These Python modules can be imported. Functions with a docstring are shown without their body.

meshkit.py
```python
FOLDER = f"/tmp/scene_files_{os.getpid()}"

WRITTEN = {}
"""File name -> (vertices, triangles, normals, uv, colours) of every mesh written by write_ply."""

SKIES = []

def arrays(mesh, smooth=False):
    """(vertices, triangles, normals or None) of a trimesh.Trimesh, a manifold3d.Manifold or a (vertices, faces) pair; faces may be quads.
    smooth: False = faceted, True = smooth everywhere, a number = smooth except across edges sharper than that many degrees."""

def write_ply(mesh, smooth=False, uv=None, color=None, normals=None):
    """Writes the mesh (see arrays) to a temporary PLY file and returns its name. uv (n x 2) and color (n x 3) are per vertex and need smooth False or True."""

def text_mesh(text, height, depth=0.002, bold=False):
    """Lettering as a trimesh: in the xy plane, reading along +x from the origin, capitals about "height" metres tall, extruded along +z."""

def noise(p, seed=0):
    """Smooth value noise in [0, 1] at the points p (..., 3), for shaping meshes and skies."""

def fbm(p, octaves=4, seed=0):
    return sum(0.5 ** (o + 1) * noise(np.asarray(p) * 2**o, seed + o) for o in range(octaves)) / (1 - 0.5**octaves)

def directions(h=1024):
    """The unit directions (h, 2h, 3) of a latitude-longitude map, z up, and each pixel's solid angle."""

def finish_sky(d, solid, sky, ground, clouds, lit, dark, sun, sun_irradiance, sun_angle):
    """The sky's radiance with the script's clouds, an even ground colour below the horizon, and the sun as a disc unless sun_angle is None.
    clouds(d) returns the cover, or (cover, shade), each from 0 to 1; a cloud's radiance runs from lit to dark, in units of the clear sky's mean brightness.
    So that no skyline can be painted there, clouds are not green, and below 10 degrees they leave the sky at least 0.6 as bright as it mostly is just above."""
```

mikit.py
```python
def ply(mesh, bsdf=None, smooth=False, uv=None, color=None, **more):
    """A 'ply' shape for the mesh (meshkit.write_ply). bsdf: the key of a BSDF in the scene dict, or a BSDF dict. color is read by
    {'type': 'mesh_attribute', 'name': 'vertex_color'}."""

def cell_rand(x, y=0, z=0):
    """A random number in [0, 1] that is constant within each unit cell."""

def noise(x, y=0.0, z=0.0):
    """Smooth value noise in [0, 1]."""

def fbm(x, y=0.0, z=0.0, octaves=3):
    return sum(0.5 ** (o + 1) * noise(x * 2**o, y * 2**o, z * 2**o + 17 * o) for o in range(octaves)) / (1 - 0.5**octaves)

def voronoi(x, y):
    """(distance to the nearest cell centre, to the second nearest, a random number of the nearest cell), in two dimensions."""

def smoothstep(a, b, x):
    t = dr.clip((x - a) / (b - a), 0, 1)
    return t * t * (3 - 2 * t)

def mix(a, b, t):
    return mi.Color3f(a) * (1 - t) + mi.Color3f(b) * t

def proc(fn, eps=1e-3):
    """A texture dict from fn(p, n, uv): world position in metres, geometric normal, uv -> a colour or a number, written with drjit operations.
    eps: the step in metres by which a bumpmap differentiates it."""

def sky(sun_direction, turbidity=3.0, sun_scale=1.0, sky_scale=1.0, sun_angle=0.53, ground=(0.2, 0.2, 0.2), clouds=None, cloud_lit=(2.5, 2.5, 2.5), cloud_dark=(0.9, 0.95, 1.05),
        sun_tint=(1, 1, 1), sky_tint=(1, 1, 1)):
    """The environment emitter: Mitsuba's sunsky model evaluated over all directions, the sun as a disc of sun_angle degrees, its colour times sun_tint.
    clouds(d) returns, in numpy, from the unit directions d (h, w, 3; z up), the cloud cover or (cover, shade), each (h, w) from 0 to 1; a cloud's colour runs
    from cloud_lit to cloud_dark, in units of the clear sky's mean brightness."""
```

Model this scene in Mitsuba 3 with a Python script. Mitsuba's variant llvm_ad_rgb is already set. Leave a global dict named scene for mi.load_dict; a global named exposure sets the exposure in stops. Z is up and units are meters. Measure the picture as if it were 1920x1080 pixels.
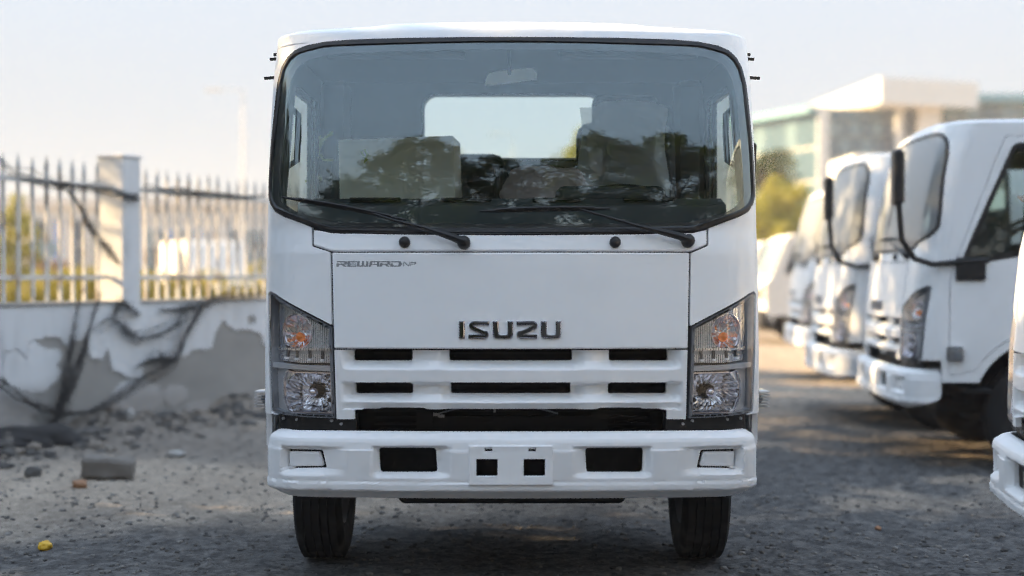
import math, random
import numpy as np, trimesh, shapely
import shapely.geometry as sg, shapely.ops as so
from shapely import affinity
import manifold3d as m3
import drjit as dr, mitsuba as mi
import mikit, meshkit
from mikit import proc, noise, fbm, voronoi, smoothstep, mix

# ---------------------------------------------------------------- camera, sky, exposure
D, F, YH, H = 5.6, 2570.0, 518.0, 1.35          # distance to the bumper plane, focal length in photo pixels, horizon row, eye height
Tm = mi.ScalarTransform4f
scene, labels = {}, {}
scene['camera'] = dict(type='thinlens', fov=math.degrees(2*math.atan(960/F)), fov_axis='x', aperture_radius=0.024, focus_distance=D+0.42,
                       near_clip=0.1, far_clip=3000.0,
                       to_world=Tm().look_at(origin=[0, -D, H], target=[0, 0, H-D*(540-YH)/F], up=[0, 0, 1]))
SUN_AZ = np.array([-0.995, 0.10]); SUN_EL = 23.0
sun_dir = [SUN_AZ[0]*math.cos(math.radians(SUN_EL)), SUN_AZ[1]*math.cos(math.radians(SUN_EL)), math.sin(math.radians(SUN_EL))]
def haze_cover(d):                                # a milky, dusty veil: thick near the horizon, thinner overhead
    z = np.clip(d[..., 2], 0, 1)
    v = 0.10*(meshkit.fbm(d*np.array([2.5, 2.5, 7.0]), 4, seed=3)-0.5)
    return 0.58 + 0.38*np.exp(-(z/0.38)**1.6) + v, 0.99*np.exp(-(z/0.42)**3)
scene['sky'] = mikit.sky(sun_dir, turbidity=3.0, sun_scale=1.6, ground=(0.25, 0.22, 0.18), clouds=haze_cover, cloud_lit=(2.35, 2.80, 3.40), cloud_dark=(1.20, 1.215, 1.25), sun_tint=(1.0, 0.94, 0.82), sky_tint=(0.84, 1.0, 1.12))
exposure = 3.0

# ---------------------------------------------------------------- materials
def pr(key, c, rough=0.5, spec=0.5, metal=0.0, **k):
    bc = c if isinstance(c, dict) else {'type': 'rgb', 'value': list(c)}
    scene[key] = {'type': 'twosided', 'bsdf': dict(type='principled', base_color=bc, roughness=rough, specular=spec, metallic=metal, **k)}
def c3(a): return mi.Color3f(*a)
def paint_fn(p, n, uv):
    d = fbm(p.x*3.1, p.y*3.1, p.z*2.3, 4)
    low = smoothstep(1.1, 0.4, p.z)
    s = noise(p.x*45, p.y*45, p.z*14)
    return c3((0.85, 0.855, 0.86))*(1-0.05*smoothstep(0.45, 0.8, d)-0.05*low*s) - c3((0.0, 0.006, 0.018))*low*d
pr('m_paint', proc(paint_fn), 0.30, 0.5, clearcoat=1.0, clearcoat_gloss=0.97)
def bumper_fn(p, n, uv):
    d = fbm(p.x*5.1, p.y*5.1, p.z*9, 4)
    return c3((0.84, 0.845, 0.85))*(1-0.07*smoothstep(0.5, 0.75, d)*smoothstep(0.75, 0.45, p.z))
pr('m_bumper', proc(bumper_fn), 0.42, 0.45, clearcoat=0.25, clearcoat_gloss=0.8)
pr('m_black', (0.012, 0.012, 0.013), 0.45, 0.4)
pr('m_seal', (0.010, 0.010, 0.012), 0.33, 0.5)
pr('m_frit', (0.045, 0.042, 0.052), 0.5, 0.4)
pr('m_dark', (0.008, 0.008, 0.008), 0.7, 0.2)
def tyre_fn(p, n, uv):
    d = fbm(p.x*14, p.y*14, p.z*14, 4)
    return mix((0.016, 0.016, 0.017), (0.055, 0.050, 0.044), smoothstep(0.45, 0.8, d)*smoothstep(0.35, 0.02, p.z))
pr('m_tyre', proc(tyre_fn), 0.75, 0.25)
pr('m_steel', (0.30, 0.30, 0.31), 0.4, 0.5, 0.7)
pr('m_rim', (0.10, 0.10, 0.105), 0.5, 0.4)
pr('m_chassis', (0.02, 0.02, 0.021), 0.6, 0.3)
pr('m_lampgrey', (0.42, 0.43, 0.45), 0.3, 0.6, 0.3)
pr('m_lampedge', (0.16, 0.17, 0.19), 0.3, 0.6)
pr('m_lampdark', (0.035, 0.036, 0.04), 0.4, 0.5)
pr('m_white_bit', (0.8, 0.8, 0.8), 0.3, 0.5)
pr('m_trim', (0.035, 0.038, 0.042), 0.8, 0.2)
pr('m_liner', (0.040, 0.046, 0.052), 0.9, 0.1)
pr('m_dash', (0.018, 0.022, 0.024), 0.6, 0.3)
pr('m_mirrorcase', (0.75, 0.78, 0.80), 0.5, 0.3)
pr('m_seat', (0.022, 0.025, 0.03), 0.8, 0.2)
pr('m_carton', (0.78, 0.76, 0.66), 0.8, 0.2)
pr('m_paper', (0.42, 0.34, 0.33), 0.8, 0.2)
pr('m_crayon', (0.42, 0.48, 0.10), 0.8, 0.1)
pr('m_decal', (0.22, 0.23, 0.24), 0.4, 0.5)
pr('m_amber', (0.80, 0.20, 0.02), 0.25, 0.6, clearcoat=0.8)
pr('m_bluelens', (0.10, 0.22, 0.36), 0.15, 0.8, clearcoat=1.0)
scene['m_chrome'] = {'type': 'twosided', 'bsdf': {'type': 'roughconductor', 'material': 'Cr', 'alpha': 0.06}}
scene['m_emblem'] = {'type': 'twosided', 'bsdf': {'type': 'roughconductor', 'material': 'Cr', 'alpha': 0.03, 'specular_reflectance': {'type': 'rgb', 'value': [0.42, 0.45, 0.48]}}}
scene['m_reflector'] = {'type': 'twosided', 'bsdf': {'type': 'roughconductor', 'material': 'Al', 'alpha': 0.10, 'specular_reflectance': {'type': 'rgb', 'value': [0.90, 0.92, 0.95]}}}
scene['m_glass'] = {'type': 'thindielectric', 'int_ior': 1.80, 'specular_reflectance': {'type': 'rgb', 'value': [0.84, 0.98, 1.0]}, 'specular_transmittance': {'type': 'rgb', 'value': [0.86, 0.93, 0.92]}}
scene['m_glass_sky_tint'] = {'type': 'blendbsdf', 'weight': 0.42, 'a': {'type': 'thindielectric', 'int_ior': 1.80, 'specular_transmittance': {'type': 'rgb', 'value': [0.86, 0.93, 0.92]}}, 'b': {'type': 'principledthin', 'base_color': {'type': 'rgb', 'value': [0.72, 0.76, 0.78]}, 'roughness': 0.5, 'diff_trans': 0.7}}  # pale diffuse share stands in for bright sky mirrored in the parked windscreens
scene['m_lens'] = {'type': 'thindielectric', 'int_ior': 1.5}
scene['m_film'] = {'type': 'blendbsdf', 'weight': 0.55, 'a': {'type': 'thindielectric', 'int_ior': 1.45}, 'b': {'type': 'principledthin', 'base_color': {'type': 'rgb', 'value': [0.75, 0.78, 0.8]}, 'roughness': 0.4, 'diff_trans': 1.0}}
pr('m_concrete', proc(lambda p, n, uv: mix((0.26, 0.25, 0.235), (0.40, 0.385, 0.36), fbm(p.x*2.2, p.y*2.2, p.z*3.0, 5))), 0.9, 0.15)
def plaster_fn(p, n, uv):
    d = fbm(p.x*1.3, p.y*1.3, p.z*2.5, 5)
    streak = fbm(p.x*9, p.y*9, p.z*0.7, 3)
    g = c3((0.70, 0.71, 0.72))*(1-0.28*smoothstep(0.45, 0.75, streak)*smoothstep(0.25, 0.7, d))
    return mix(g, (0.38, 0.36, 0.34), smoothstep(0.50, 0.20, p.z + 0.35*(d-0.5)))
pr('m_pebble', proc(lambda p, n, uv: mix((0.11, 0.105, 0.10), (0.25, 0.235, 0.22), noise(p.x*21, p.y*21, 0.0))), 0.95, 0.1)
pr('m_block', proc(lambda p, n, uv: mix((0.13, 0.115, 0.10), (0.24, 0.22, 0.20), fbm(p.x*9, p.y*9, p.z*9, 4))), 0.95, 0.1)
pr('m_plaster', proc(plaster_fn), 0.85, 0.2)
pr('m_fence', proc(lambda p, n, uv: mix((0.70, 0.68, 0.64), (0.42, 0.36, 0.30), smoothstep(0.52, 0.75, fbm(p.x*6, p.y*6, p.z*6, 3)))), 0.6, 0.3)
pr('m_net', (0.045, 0.043, 0.043), 0.95, 0.1)
pr('m_bark', proc(lambda p, n, uv: mix((0.06, 0.045, 0.035), (0.16, 0.13, 0.10), fbm(p.x*9, p.y*9, p.z*2.5, 4))), 0.9, 0.1)
def leafmat(key, a, b, f=0.8):
    fn = lambda p, n, uv: mix(a, b, fbm(p.x*f, p.y*f, p.z*f, 3))
    scene[key] = {'type': 'principledthin', 'base_color': proc(fn), 'roughness': 0.55, 'diff_trans': 0.7, 'spec_trans': 0.0}
leafmat('m_leaf', (0.035, 0.060, 0.016), (0.075, 0.105, 0.030))
leafmat('m_leaf_light', (0.30, 0.31, 0.05), (0.50, 0.46, 0.12))
leafmat('m_grass', (0.26, 0.25, 0.06), (0.48, 0.42, 0.13))
pr('m_wall_white', (0.74, 0.72, 0.67), 0.8, 0.2)
pr('m_wall_cream', (0.78, 0.72, 0.63), 0.8, 0.2)
pr('m_teal', (0.18, 0.36, 0.42), 0.4, 0.5)
pr('m_facade', (0.075, 0.135, 0.175), 0.08, 0.9)
pr('m_facade_pale', (0.15, 0.235, 0.275), 0.10, 0.9)
pr('m_facade_dark', (0.06, 0.09, 0.13), 0.12, 0.7)
pr('m_blue', (0.09, 0.24, 0.68), 0.5, 0.4)
pr('m_darkglass', (0.03, 0.035, 0.045), 0.1, 0.6)
pr('m_brown', (0.30, 0.16, 0.09), 0.7, 0.3)
pr('m_yellow', (0.70, 0.42, 0.03), 0.5, 0.4)
pr('m_pole', (0.55, 0.55, 0.54), 0.4, 0.5)

# ---------------------------------------------------------------- names and entries
PARTS = {}
def fresh(key):
    if key not in scene and key not in labels and key not in PARTS: return key
    n = 1
    while f'{key}_{n:03d}' in scene or f'{key}_{n:03d}' in labels or f'{key}_{n:03d}' in PARTS: n += 1
    return f'{key}_{n:03d}'
def thing(name, label, cat, group=None):
    k = fresh(name); PARTS[k] = []
    labels[k] = dict(label=label, category=cat)
    if group: labels[k]['group'] = group
    return k
def part(parent, name, mesh, bsdf, smooth=30, label=None, stuff=False, **kw):
    k = fresh(f'{parent}__{name}')
    if not len(meshkit.arrays(mesh)[1]): print('EMPTY', k); return k
    scene[k] = mikit.ply(mesh, bsdf, smooth, **kw)
    PARTS.setdefault(parent.split('__')[0], []).append(k); PARTS.setdefault(k, [])
    if label: labels.setdefault(k, {})['label'] = label
    if stuff: labels.setdefault(k, {})['kind'] = 'stuff'
    return k
def single(name, label, cat, mesh, bsdf, smooth=30, group=None, kind=None, **kw):
    k = fresh(name); PARTS[k] = []
    scene[k] = mikit.ply(mesh, bsdf, smooth, **kw)
    labels[k] = {}
    if label: labels[k]['label'] = label
    if cat: labels[k]['category'] = cat
    if group: labels[k]['group'] = group
    if kind: labels[k]['kind'] = kind
    return k
def place(x, y, z=0.0, rz=0.0, s=1.0): return Tm().translate([x, y, z]).rotate([0, 0, 1], rz).scale(s)
def dup(root, name, label, cat, tr, group=None, skip=()):
    r = thing(name, label, cat, group)
    if root in scene: scene[r] = {**scene[root], 'to_world': tr}
    for k in [k for k in scene if k.startswith(root+'__')]:
        tail = k[len(root):]
        if any(s in tail for s in skip): continue
        scene[r+tail] = {**scene[k], 'to_world': tr}
        PARTS[r].append(r+tail); PARTS.setdefault(r+tail, [])
    return r

# ---------------------------------------------------------------- mesh helpers
def cat(*ms):
    ms = [m for m in (ms[0] if len(ms) == 1 and isinstance(ms[0], (list, tuple)) else ms)]
    out = []
    for m in ms:
        v, f, _ = meshkit.arrays(m)
        out.append((v, f))
    off = np.cumsum([0]+[len(v) for v, _ in out])
    return trimesh.Trimesh(np.vstack([v for v, _ in out]), np.vstack([f+o for (_, f), o in zip(out, off)]), process=False)
def box(cx, cy, cz, dx, dy, dz, bev=0.0, rot=None):
    if bev:
        b = min(bev, dx/2.01, dy/2.01, dz/2.01)
        pts = []
        for sx in (-1, 1):
            for sy in (-1, 1):
                for sz in (-1, 1):
                    x, y, z = sx*dx/2, sy*dy/2, sz*dz/2
                    pts += [(x, y-sy*b, z-sz*b), (x-sx*b, y, z-sz*b), (x-sx*b, y-sy*b, z)]
        m = trimesh.convex.convex_hull(np.array(pts))
    else:
        m = trimesh.creation.box([dx, dy, dz])
    if rot is not None: m.apply_transform(trimesh.transformations.euler_matrix(*rot))
    m.apply_translation([cx, cy, cz])
    return m
def rbox(cx, cy, cz, dx, dy, dz, r, rot=None, seg=12):
    s = m3.Manifold.sphere(r, seg)
    m = m3.Manifold.batch_hull([s.translate([sx*(dx/2-r), sy*(dy/2-r), sz*(dz/2-r)]) for sx in (-1, 1) for sy in (-1, 1) for sz in (-1, 1)])
    v, f, _ = meshkit.arrays(m)
    t = trimesh.Trimesh(v, f)
    if rot is not None: t.apply_transform(trimesh.transformations.euler_matrix(*rot))
    t.apply_translation([cx, cy, cz])
    return t
def tube(pts, r, sides=8, cap=True):
    p = np.asarray(pts, float); n = len(p)
    r = np.broadcast_to(np.asarray(r, float), (n,))
    t = np.gradient(p, axis=0); t /= np.linalg.norm(t, axis=1, keepdims=True)+1e-12
    a = np.cross(t[0], [0.31, 0.17, 0.93]); a /= np.linalg.norm(a)
    A = []
    for i in range(n):
        a = a - t[i]*np.dot(a, t[i]); a /= np.linalg.norm(a)+1e-12; A.append(a.copy())
    A = np.array(A); B = np.cross(t, A)
    ang = np.arange(sides)*2*np.pi/sides
    v = (p[:, None] + r[:, None, None]*(np.cos(ang)[None, :, None]*A[:, None]+np.sin(ang)[None, :, None]*B[:, None])).reshape(-1, 3)
    f = []
    for i in range(n-1):
        for j in range(sides):
            k = (j+1) % sides
            f += [(i*sides+j, i*sides+k, (i+1)*sides+k), (i*sides+j, (i+1)*sides+k, (i+1)*sides+j)]
    if cap:
        v = np.vstack([v, p[0], p[-1]]); c0, c1 = len(v)-2, len(v)-1
        for j in range(sides):
            k = (j+1) % sides
            f += [(c0, k, j), (c1, (n-1)*sides+j, (n-1)*sides+k)]
    return trimesh.Trimesh(v, np.array(f), process=False)
def cyl(p0, p1, r, sides=16): return tube([p0, np.array(p0)+(np.array(p1)-np.array(p0))*0.5, p1], r, sides)
def lathe_x(profile, cx, cy, cz, seg=48):
    """profile: closed list of (x, radius), revolved about the x axis."""
    pr_ = np.array(profile); n = len(pr_); ang = np.arange(seg)*2*np.pi/seg
    v = np.stack([np.repeat(pr_[:, 0], seg), (pr_[:, 1][:, None]*np.cos(ang)).ravel(), (pr_[:, 1][:, None]*np.sin(ang)).ravel()], 1)+np.array([cx, cy, cz])
    f = []
    for i in range(n):
        i2 = (i+1) % n
        for j in range(seg):
            k = (j+1) % seg
            f += [(i*seg+j, i*seg+k, i2*seg+k), (i*seg+j, i2*seg+k, i2*seg+j)]
    m = trimesh.Trimesh(v, np.array(f), process=False)
    if m.volume < 0: m.invert()
    return m
def poly(pts, r=0.0, seg=4):
    p = sg.Polygon(pts).buffer(0)
    if r: p = p.buffer(-r).buffer(2*r, quad_segs=seg).buffer(-r, quad_segs=seg) if False else p.buffer(-r, join_style=2).buffer(r, quad_segs=seg)
    return p
def rings(p):
    gs = p.geoms if hasattr(p, 'geoms') else [p]
    return [np.array(r.coords)[:-1] for g in gs if g.geom_type == 'Polygon' for r in [sg.polygon.orient(g).exterior, *sg.polygon.orient(g).interiors]]
def ext(p, t0, t1):
    cs = m3.CrossSection([r for r in rings(p)], m3.FillRule.EvenOdd)
    return cs.extrude(t1-t0).translate([0, 0, t0])
def tri_manifold(v, f):
    t = trimesh.Trimesh(v, f, process=False); t.merge_vertices()
    if t.volume < 0: t.invert()
    return m3.Manifold(m3.Mesh(np.array(t.vertices, np.float32), np.array(t.faces, np.uint32)))
def chamf(p, t0, t1, c):
    """extrude a polygon; its front edge is bevelled by c."""
    ms = []
    for g in (p.geoms if hasattr(p, 'geoms') else [p]):
        g = sg.polygon.orient(g); inner = g.buffer(-c, join_style=2, mitre_limit=2.0)
        if inner.geom_type != 'Polygon' or inner.is_empty or len(inner.interiors) != len(g.interiors): ms.append(ext(g, t0, t1)); continue
        ringp = g.difference(inner); vs, fs, o = [], [], 0
        def cap(pp, zf, flip=False):
            nonlocal o
            v, f = trimesh.creation.triangulate_polygon(pp, engine='earcut'); v = np.asarray(v)
            cr = np.cross(v[f[:, 1]]-v[f[:, 0]], v[f[:, 2]]-v[f[:, 0]]); f = np.where((cr < 0)[:, None], f[:, ::-1], f)
            if flip: f = f[:, ::-1]
            vs.append(np.column_stack([v, zf(v)])); fs.append(f+o); o += len(v)
        edge = inner.boundary
        onin = lambda v: np.where(shapely.distance(shapely.points(v), edge) < 1e-7, t1, t1-c)
        cap(inner, lambda v: np.full(len(v), t1)); cap(g, lambda v: np.full(len(v), t0), True)
        for q in (ringp.geoms if hasattr(ringp, 'geoms') else [ringp]): cap(q, onin)
        for r in [g.exterior, *g.interiors]:
            r = np.array(r.coords)[:-1]; n = len(r); i = np.arange(n); k = (i+1) % n
            vs.append(np.vstack([np.column_stack([r, np.full(n, t0)]), np.column_stack([r, np.full(n, t1-c)])]))
            fs.append(np.vstack([np.stack([i, k, n+k], 1), np.stack([i, n+k, n+i], 1)])+o); o += 2*n
        m = tri_manifold(np.vstack(vs), np.vstack(fs))
        ms.append(m if m.num_tri() else ext(g, t0, t1))
    return m3.Manifold.batch_boolean(ms, m3.OpType.Add) if len(ms) > 1 else ms[0]
def warp(m, fn, L=0.025):
    if L: m = m.refine_to_length(L)
    me = m.to_mesh()
    v = np.array(me.vert_properties[:, :3], float)
    return trimesh.Trimesh(fn(v), np.array(me.tri_verts), process=False)
def extrude_xz(p, y0, y1):
    """polygon in (x, z), extruded from y0 to y1."""
    v, f, _ = meshkit.arrays(ext(p, -y1, -y0))
    return trimesh.Trimesh(np.stack([v[:, 0], -v[:, 2], v[:, 1]], 1), f, process=False)
def extrude_yz(p, x0, x1):
    v, f, _ = meshkit.arrays(ext(p, x0, x1))
    return trimesh.Trimesh(np.stack([v[:, 2], v[:, 0], v[:, 1]], 1), f, process=False)
# ================================================================ THE WHITE TRUCK (cab front bows round x; u runs along the skin, z up, t outwards)
RC, BOW = 0.16, 0.08
def W(z): return np.interp(z, [0.4, 1.5, 2.2, 2.42], [1.060, 1.062, 1.055, 1.045])
def YC(z):
    z = np.asarray(z, float)
    base = np.interp(z, [0.4, 0.8, 1.05, 1.45, 1.55], [0.07, 0.05, 0.055, 0.098, 0.122])
    d = np.clip(z-1.55, 0, 2)
    ws = 0.122 + 0.025*d + 0.5*0.45*d*d
    return np.where(z < 1.55, base, ws)
def surf_xyz(u, z, w, yc, rc, bow):
    uf = w-rc; au = np.abs(u)
    ph = np.clip((au-uf)/rc, 0, math.pi/2)
    x = np.where(au < uf, au, uf+rc*np.sin(ph))
    y = yc + bow*x*x + rc*(1-np.cos(ph)) + np.maximum(au-uf-rc*math.pi/2, 0)
    return np.stack([np.sign(u)*x, y, z], -1)
def S(u, z): return surf_xyz(u, z, W(z), YC(z), RC, BOW)
WB, RB, BB = 1.034, 0.15, 0.06
def SB(u, z): return surf_xyz(u, z, np.full_like(z, WB), np.zeros_like(z), RB, BB)
def normal(fn, u, z, e=2e-3):
    n = np.cross(fn(u+e, z)-fn(u-e, z), fn(u, z+e)-fn(u, z-e))
    return n/np.linalg.norm(n, axis=-1, keepdims=True)
def on(fn, prof=None):
    def g(v):
        u, z, t = v[:, 0], v[:, 1], v[:, 2]
        if prof is not None: t = t+prof(u, z)
        return fn(u, z)+normal(fn, u, z)*t[:, None]
    return g
def sheet(p, t, L=0.022, fn=None):
    """a single pane on the skin with exact normals."""
    m = ext(p, 0, 0.3).refine_to_length(L).to_mesh(); v = np.array(m.vert_properties[:, :3], float); f = np.array(m.tri_verts)
    top = np.all(v[f][:, :, 2] > 0.2999, 1); f = f[top]; used, inv = np.unique(f, return_inverse=True); v = v[used]; f = inv.reshape(-1, 3)
    n = normal(S, v[:, 0], v[:, 1]); return S(v[:, 0], v[:, 1])+n*t, f, n
def pane(parent, name, p, t, bsdf, R, L=0.022):
    v, f, n = sheet(p, t, L); k = fresh(f'{parent}__{name}')
    scene[k] = {'type': 'ply', 'filename': meshkit.write_ply((v, f), False, None, None, normals=n), 'face_normals': False, 'bsdf': {'type': 'ref', 'id': bsdf}}
    PARTS[R].append(k); PARTS[k] = []; return k
def uz(px, py, fn=S, w=W, rc=RC):
    """photo pixel -> (u, z) on the skin (design-time measuring only)."""
    y = 0.2
    for _ in range(25):
        x, z = abs(px-960)*(D+y)/F, H+(YH-py)*(D+y)/F
        ww = float(w(z)) if callable(w) else w
        uf = ww-rc
        u = x if x < uf else uf+rc*math.asin(min(1, (x-uf)/rc))
        yn = float(fn(np.array([u]), np.array([z]))[0, 1])
        y = 0.5*y+0.5*yn
    return (math.copysign(u, px-960), z)
def uzp(pts, r=0.0, **k): return poly([uz(*p, **k) for p in pts], r)
def uzb(pts, r=0.0): return uzp(pts, r, fn=SB, w=WB, rc=RB)
def sym(half):   # [(dx, py)] from top centre down the right side -> closed pixel polygon
    c = 959.5
    return [(c+dx, py) for dx, py in half]+[(c-dx, py) for dx, py in half[::-1] if dx != 0]
def mir(p): return affinity.scale(p, -1, 1, origin=(0, 0))
def U90(z): return W(z)-RC+RC*math.pi/2
def Y90(z): return YC(z)+BOW*W(z)**2+RC
def yz2u(pts, side=1, r=0.0):
    p = sg.Polygon(pts)
    if r: p = p.buffer(-r, join_style=2).buffer(r, quad_segs=5)
    p = sg.Polygon(shapely.segmentize(p, 0.05).exterior)
    c = np.array(p.exterior.coords)
    return sg.Polygon(np.stack([side*(U90(c[:, 1])+c[:, 0]-Y90(c[:, 1])), c[:, 1]], 1)).buffer(0)
YB = 1.72                                                     # back of the cab

# ---- outlines measured off the photograph
ws_half = [(0, 70), (100, 70.5), (200, 72), (300, 75), (350, 79), (385, 86), (406, 95), (420, 108), (430, 127), (438, 158), (444, 215), (450, 280), (453, 330), (454, 368), (451, 384), (443, 397), (425, 407), (400, 416), (372, 427), (340, 435), (200, 438), (0, 439)]
WS = uzp(sym(ws_half))
COWL = uzp([(588, 431), (640, 438), (1280, 438), (1325, 430), (1325, 458), (1297, 470), (622, 470), (588, 459)])
COWL = COWL.difference(WS.buffer(0.004))
COWL = max(COWL.geoms, key=lambda g: g.area) if hasattr(COWL, 'geoms') else COWL
FRONT = uzp([(623, 474), (1292, 474), (1289.5, 653), (626.5, 653)], 0.006)
GRILLE_OUT = [(627, 656), (1289, 656), (1286, 786), (1251, 786), (1251, 768), (1208, 768), (1202, 765), (1126, 765), (1118, 768), (802, 768), (794, 765), (715, 765), (708, 768), (664, 768), (664, 786), (631, 786)]
LAMP_L = uzp([(503.5, 553), (507, 549), (516, 554), (622, 613), (628, 785), (575, 783), (530, 778), (509, 770)])
LAMP_R = mir(LAMP_L)
def cutbox(x0, x1, z0, z1): return sg.box(x0, z0, x1, z1)
FRONTCUT = so.unary_union([WS.buffer(0.001), COWL.buffer(0.008), FRONT.buffer(0.009), LAMP_L.buffer(0.007), LAMP_R.buffer(0.007)])
Z792 = uz(960, 796)[1]
low = sg.Polygon([uz(p, q) for p, q in [(624, 600), (1291, 600), (1289, 700), (1400, 700), (1411, 772), (1370, 782), (1300, 788)]]+[(0.72, 0.5), (-0.72, 0.5)]+[uz(p, q) for p, q in [(620, 788), (550, 782), (509, 772), (520, 700), (628, 700)]]).buffer(0)
FRONTCUT = FRONTCUT.union(low).buffer(0.003).buffer(-0.003)
# a skin that wraps from back edge to back edge
zz = np.linspace(0.62, 2.403, 40)
ue = U90(zz)+YB-Y90(zz)
SKIN = sg.Polygon(np.vstack([np.stack([ue, zz], 1), np.stack([-ue, zz], 1)[::-1]]))
SKIN = SKIN.difference(sg.box(-1.16, 0.3, 1.16, uz(507, 776)[1]))     # the bumper covers the lower front
win_yz = [(0.45, 1.44), (0.57, 1.72), (0.80, 2.245), (1.52, 2.255), (1.54, 1.62), (1.10, 1.585), (0.80, 1.50)]
door_yz = [(0.36, 0.66), (0.37, 1.36), (0.47, 1.62), (0.735, 2.31), (1.60, 2.32), (1.62, 0.95), (1.40, 0.96)]
ARCH = {s: affinity.scale(sg.Point(0, 0).buffer(1, 48), 1, 1) for s in (1, -1)}
def arch(side, r=0.50):
    c = np.array([(1.02+r*math.cos(a), 0.42+r*math.sin(a)) for a in np.linspace(0, 2*math.pi, 60)])
    return sg.Polygon(np.stack([side*(U90(c[:, 1])+c[:, 0]-Y90(c[:, 1])), c[:, 1]], 1)).buffer(0)
DOOR = {s: yz2u(door_yz, s, 0.03).difference(arch(s, 0.56)) for s in (1, -1)}
WIN = {s: yz2u(win_yz, s, 0.035) for s in (1, -1)}
SKIN = SKIN.difference(FRONTCUT)
for s in (1, -1): SKIN = SKIN.difference(DOOR[s].buffer(0.006)).difference(arch(s))
SKIN = sg.MultiPolygon([g for g in (SKIN.geoms if hasattr(SKIN, 'geoms') else [SKIN]) if g.area > 0.004])

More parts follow.
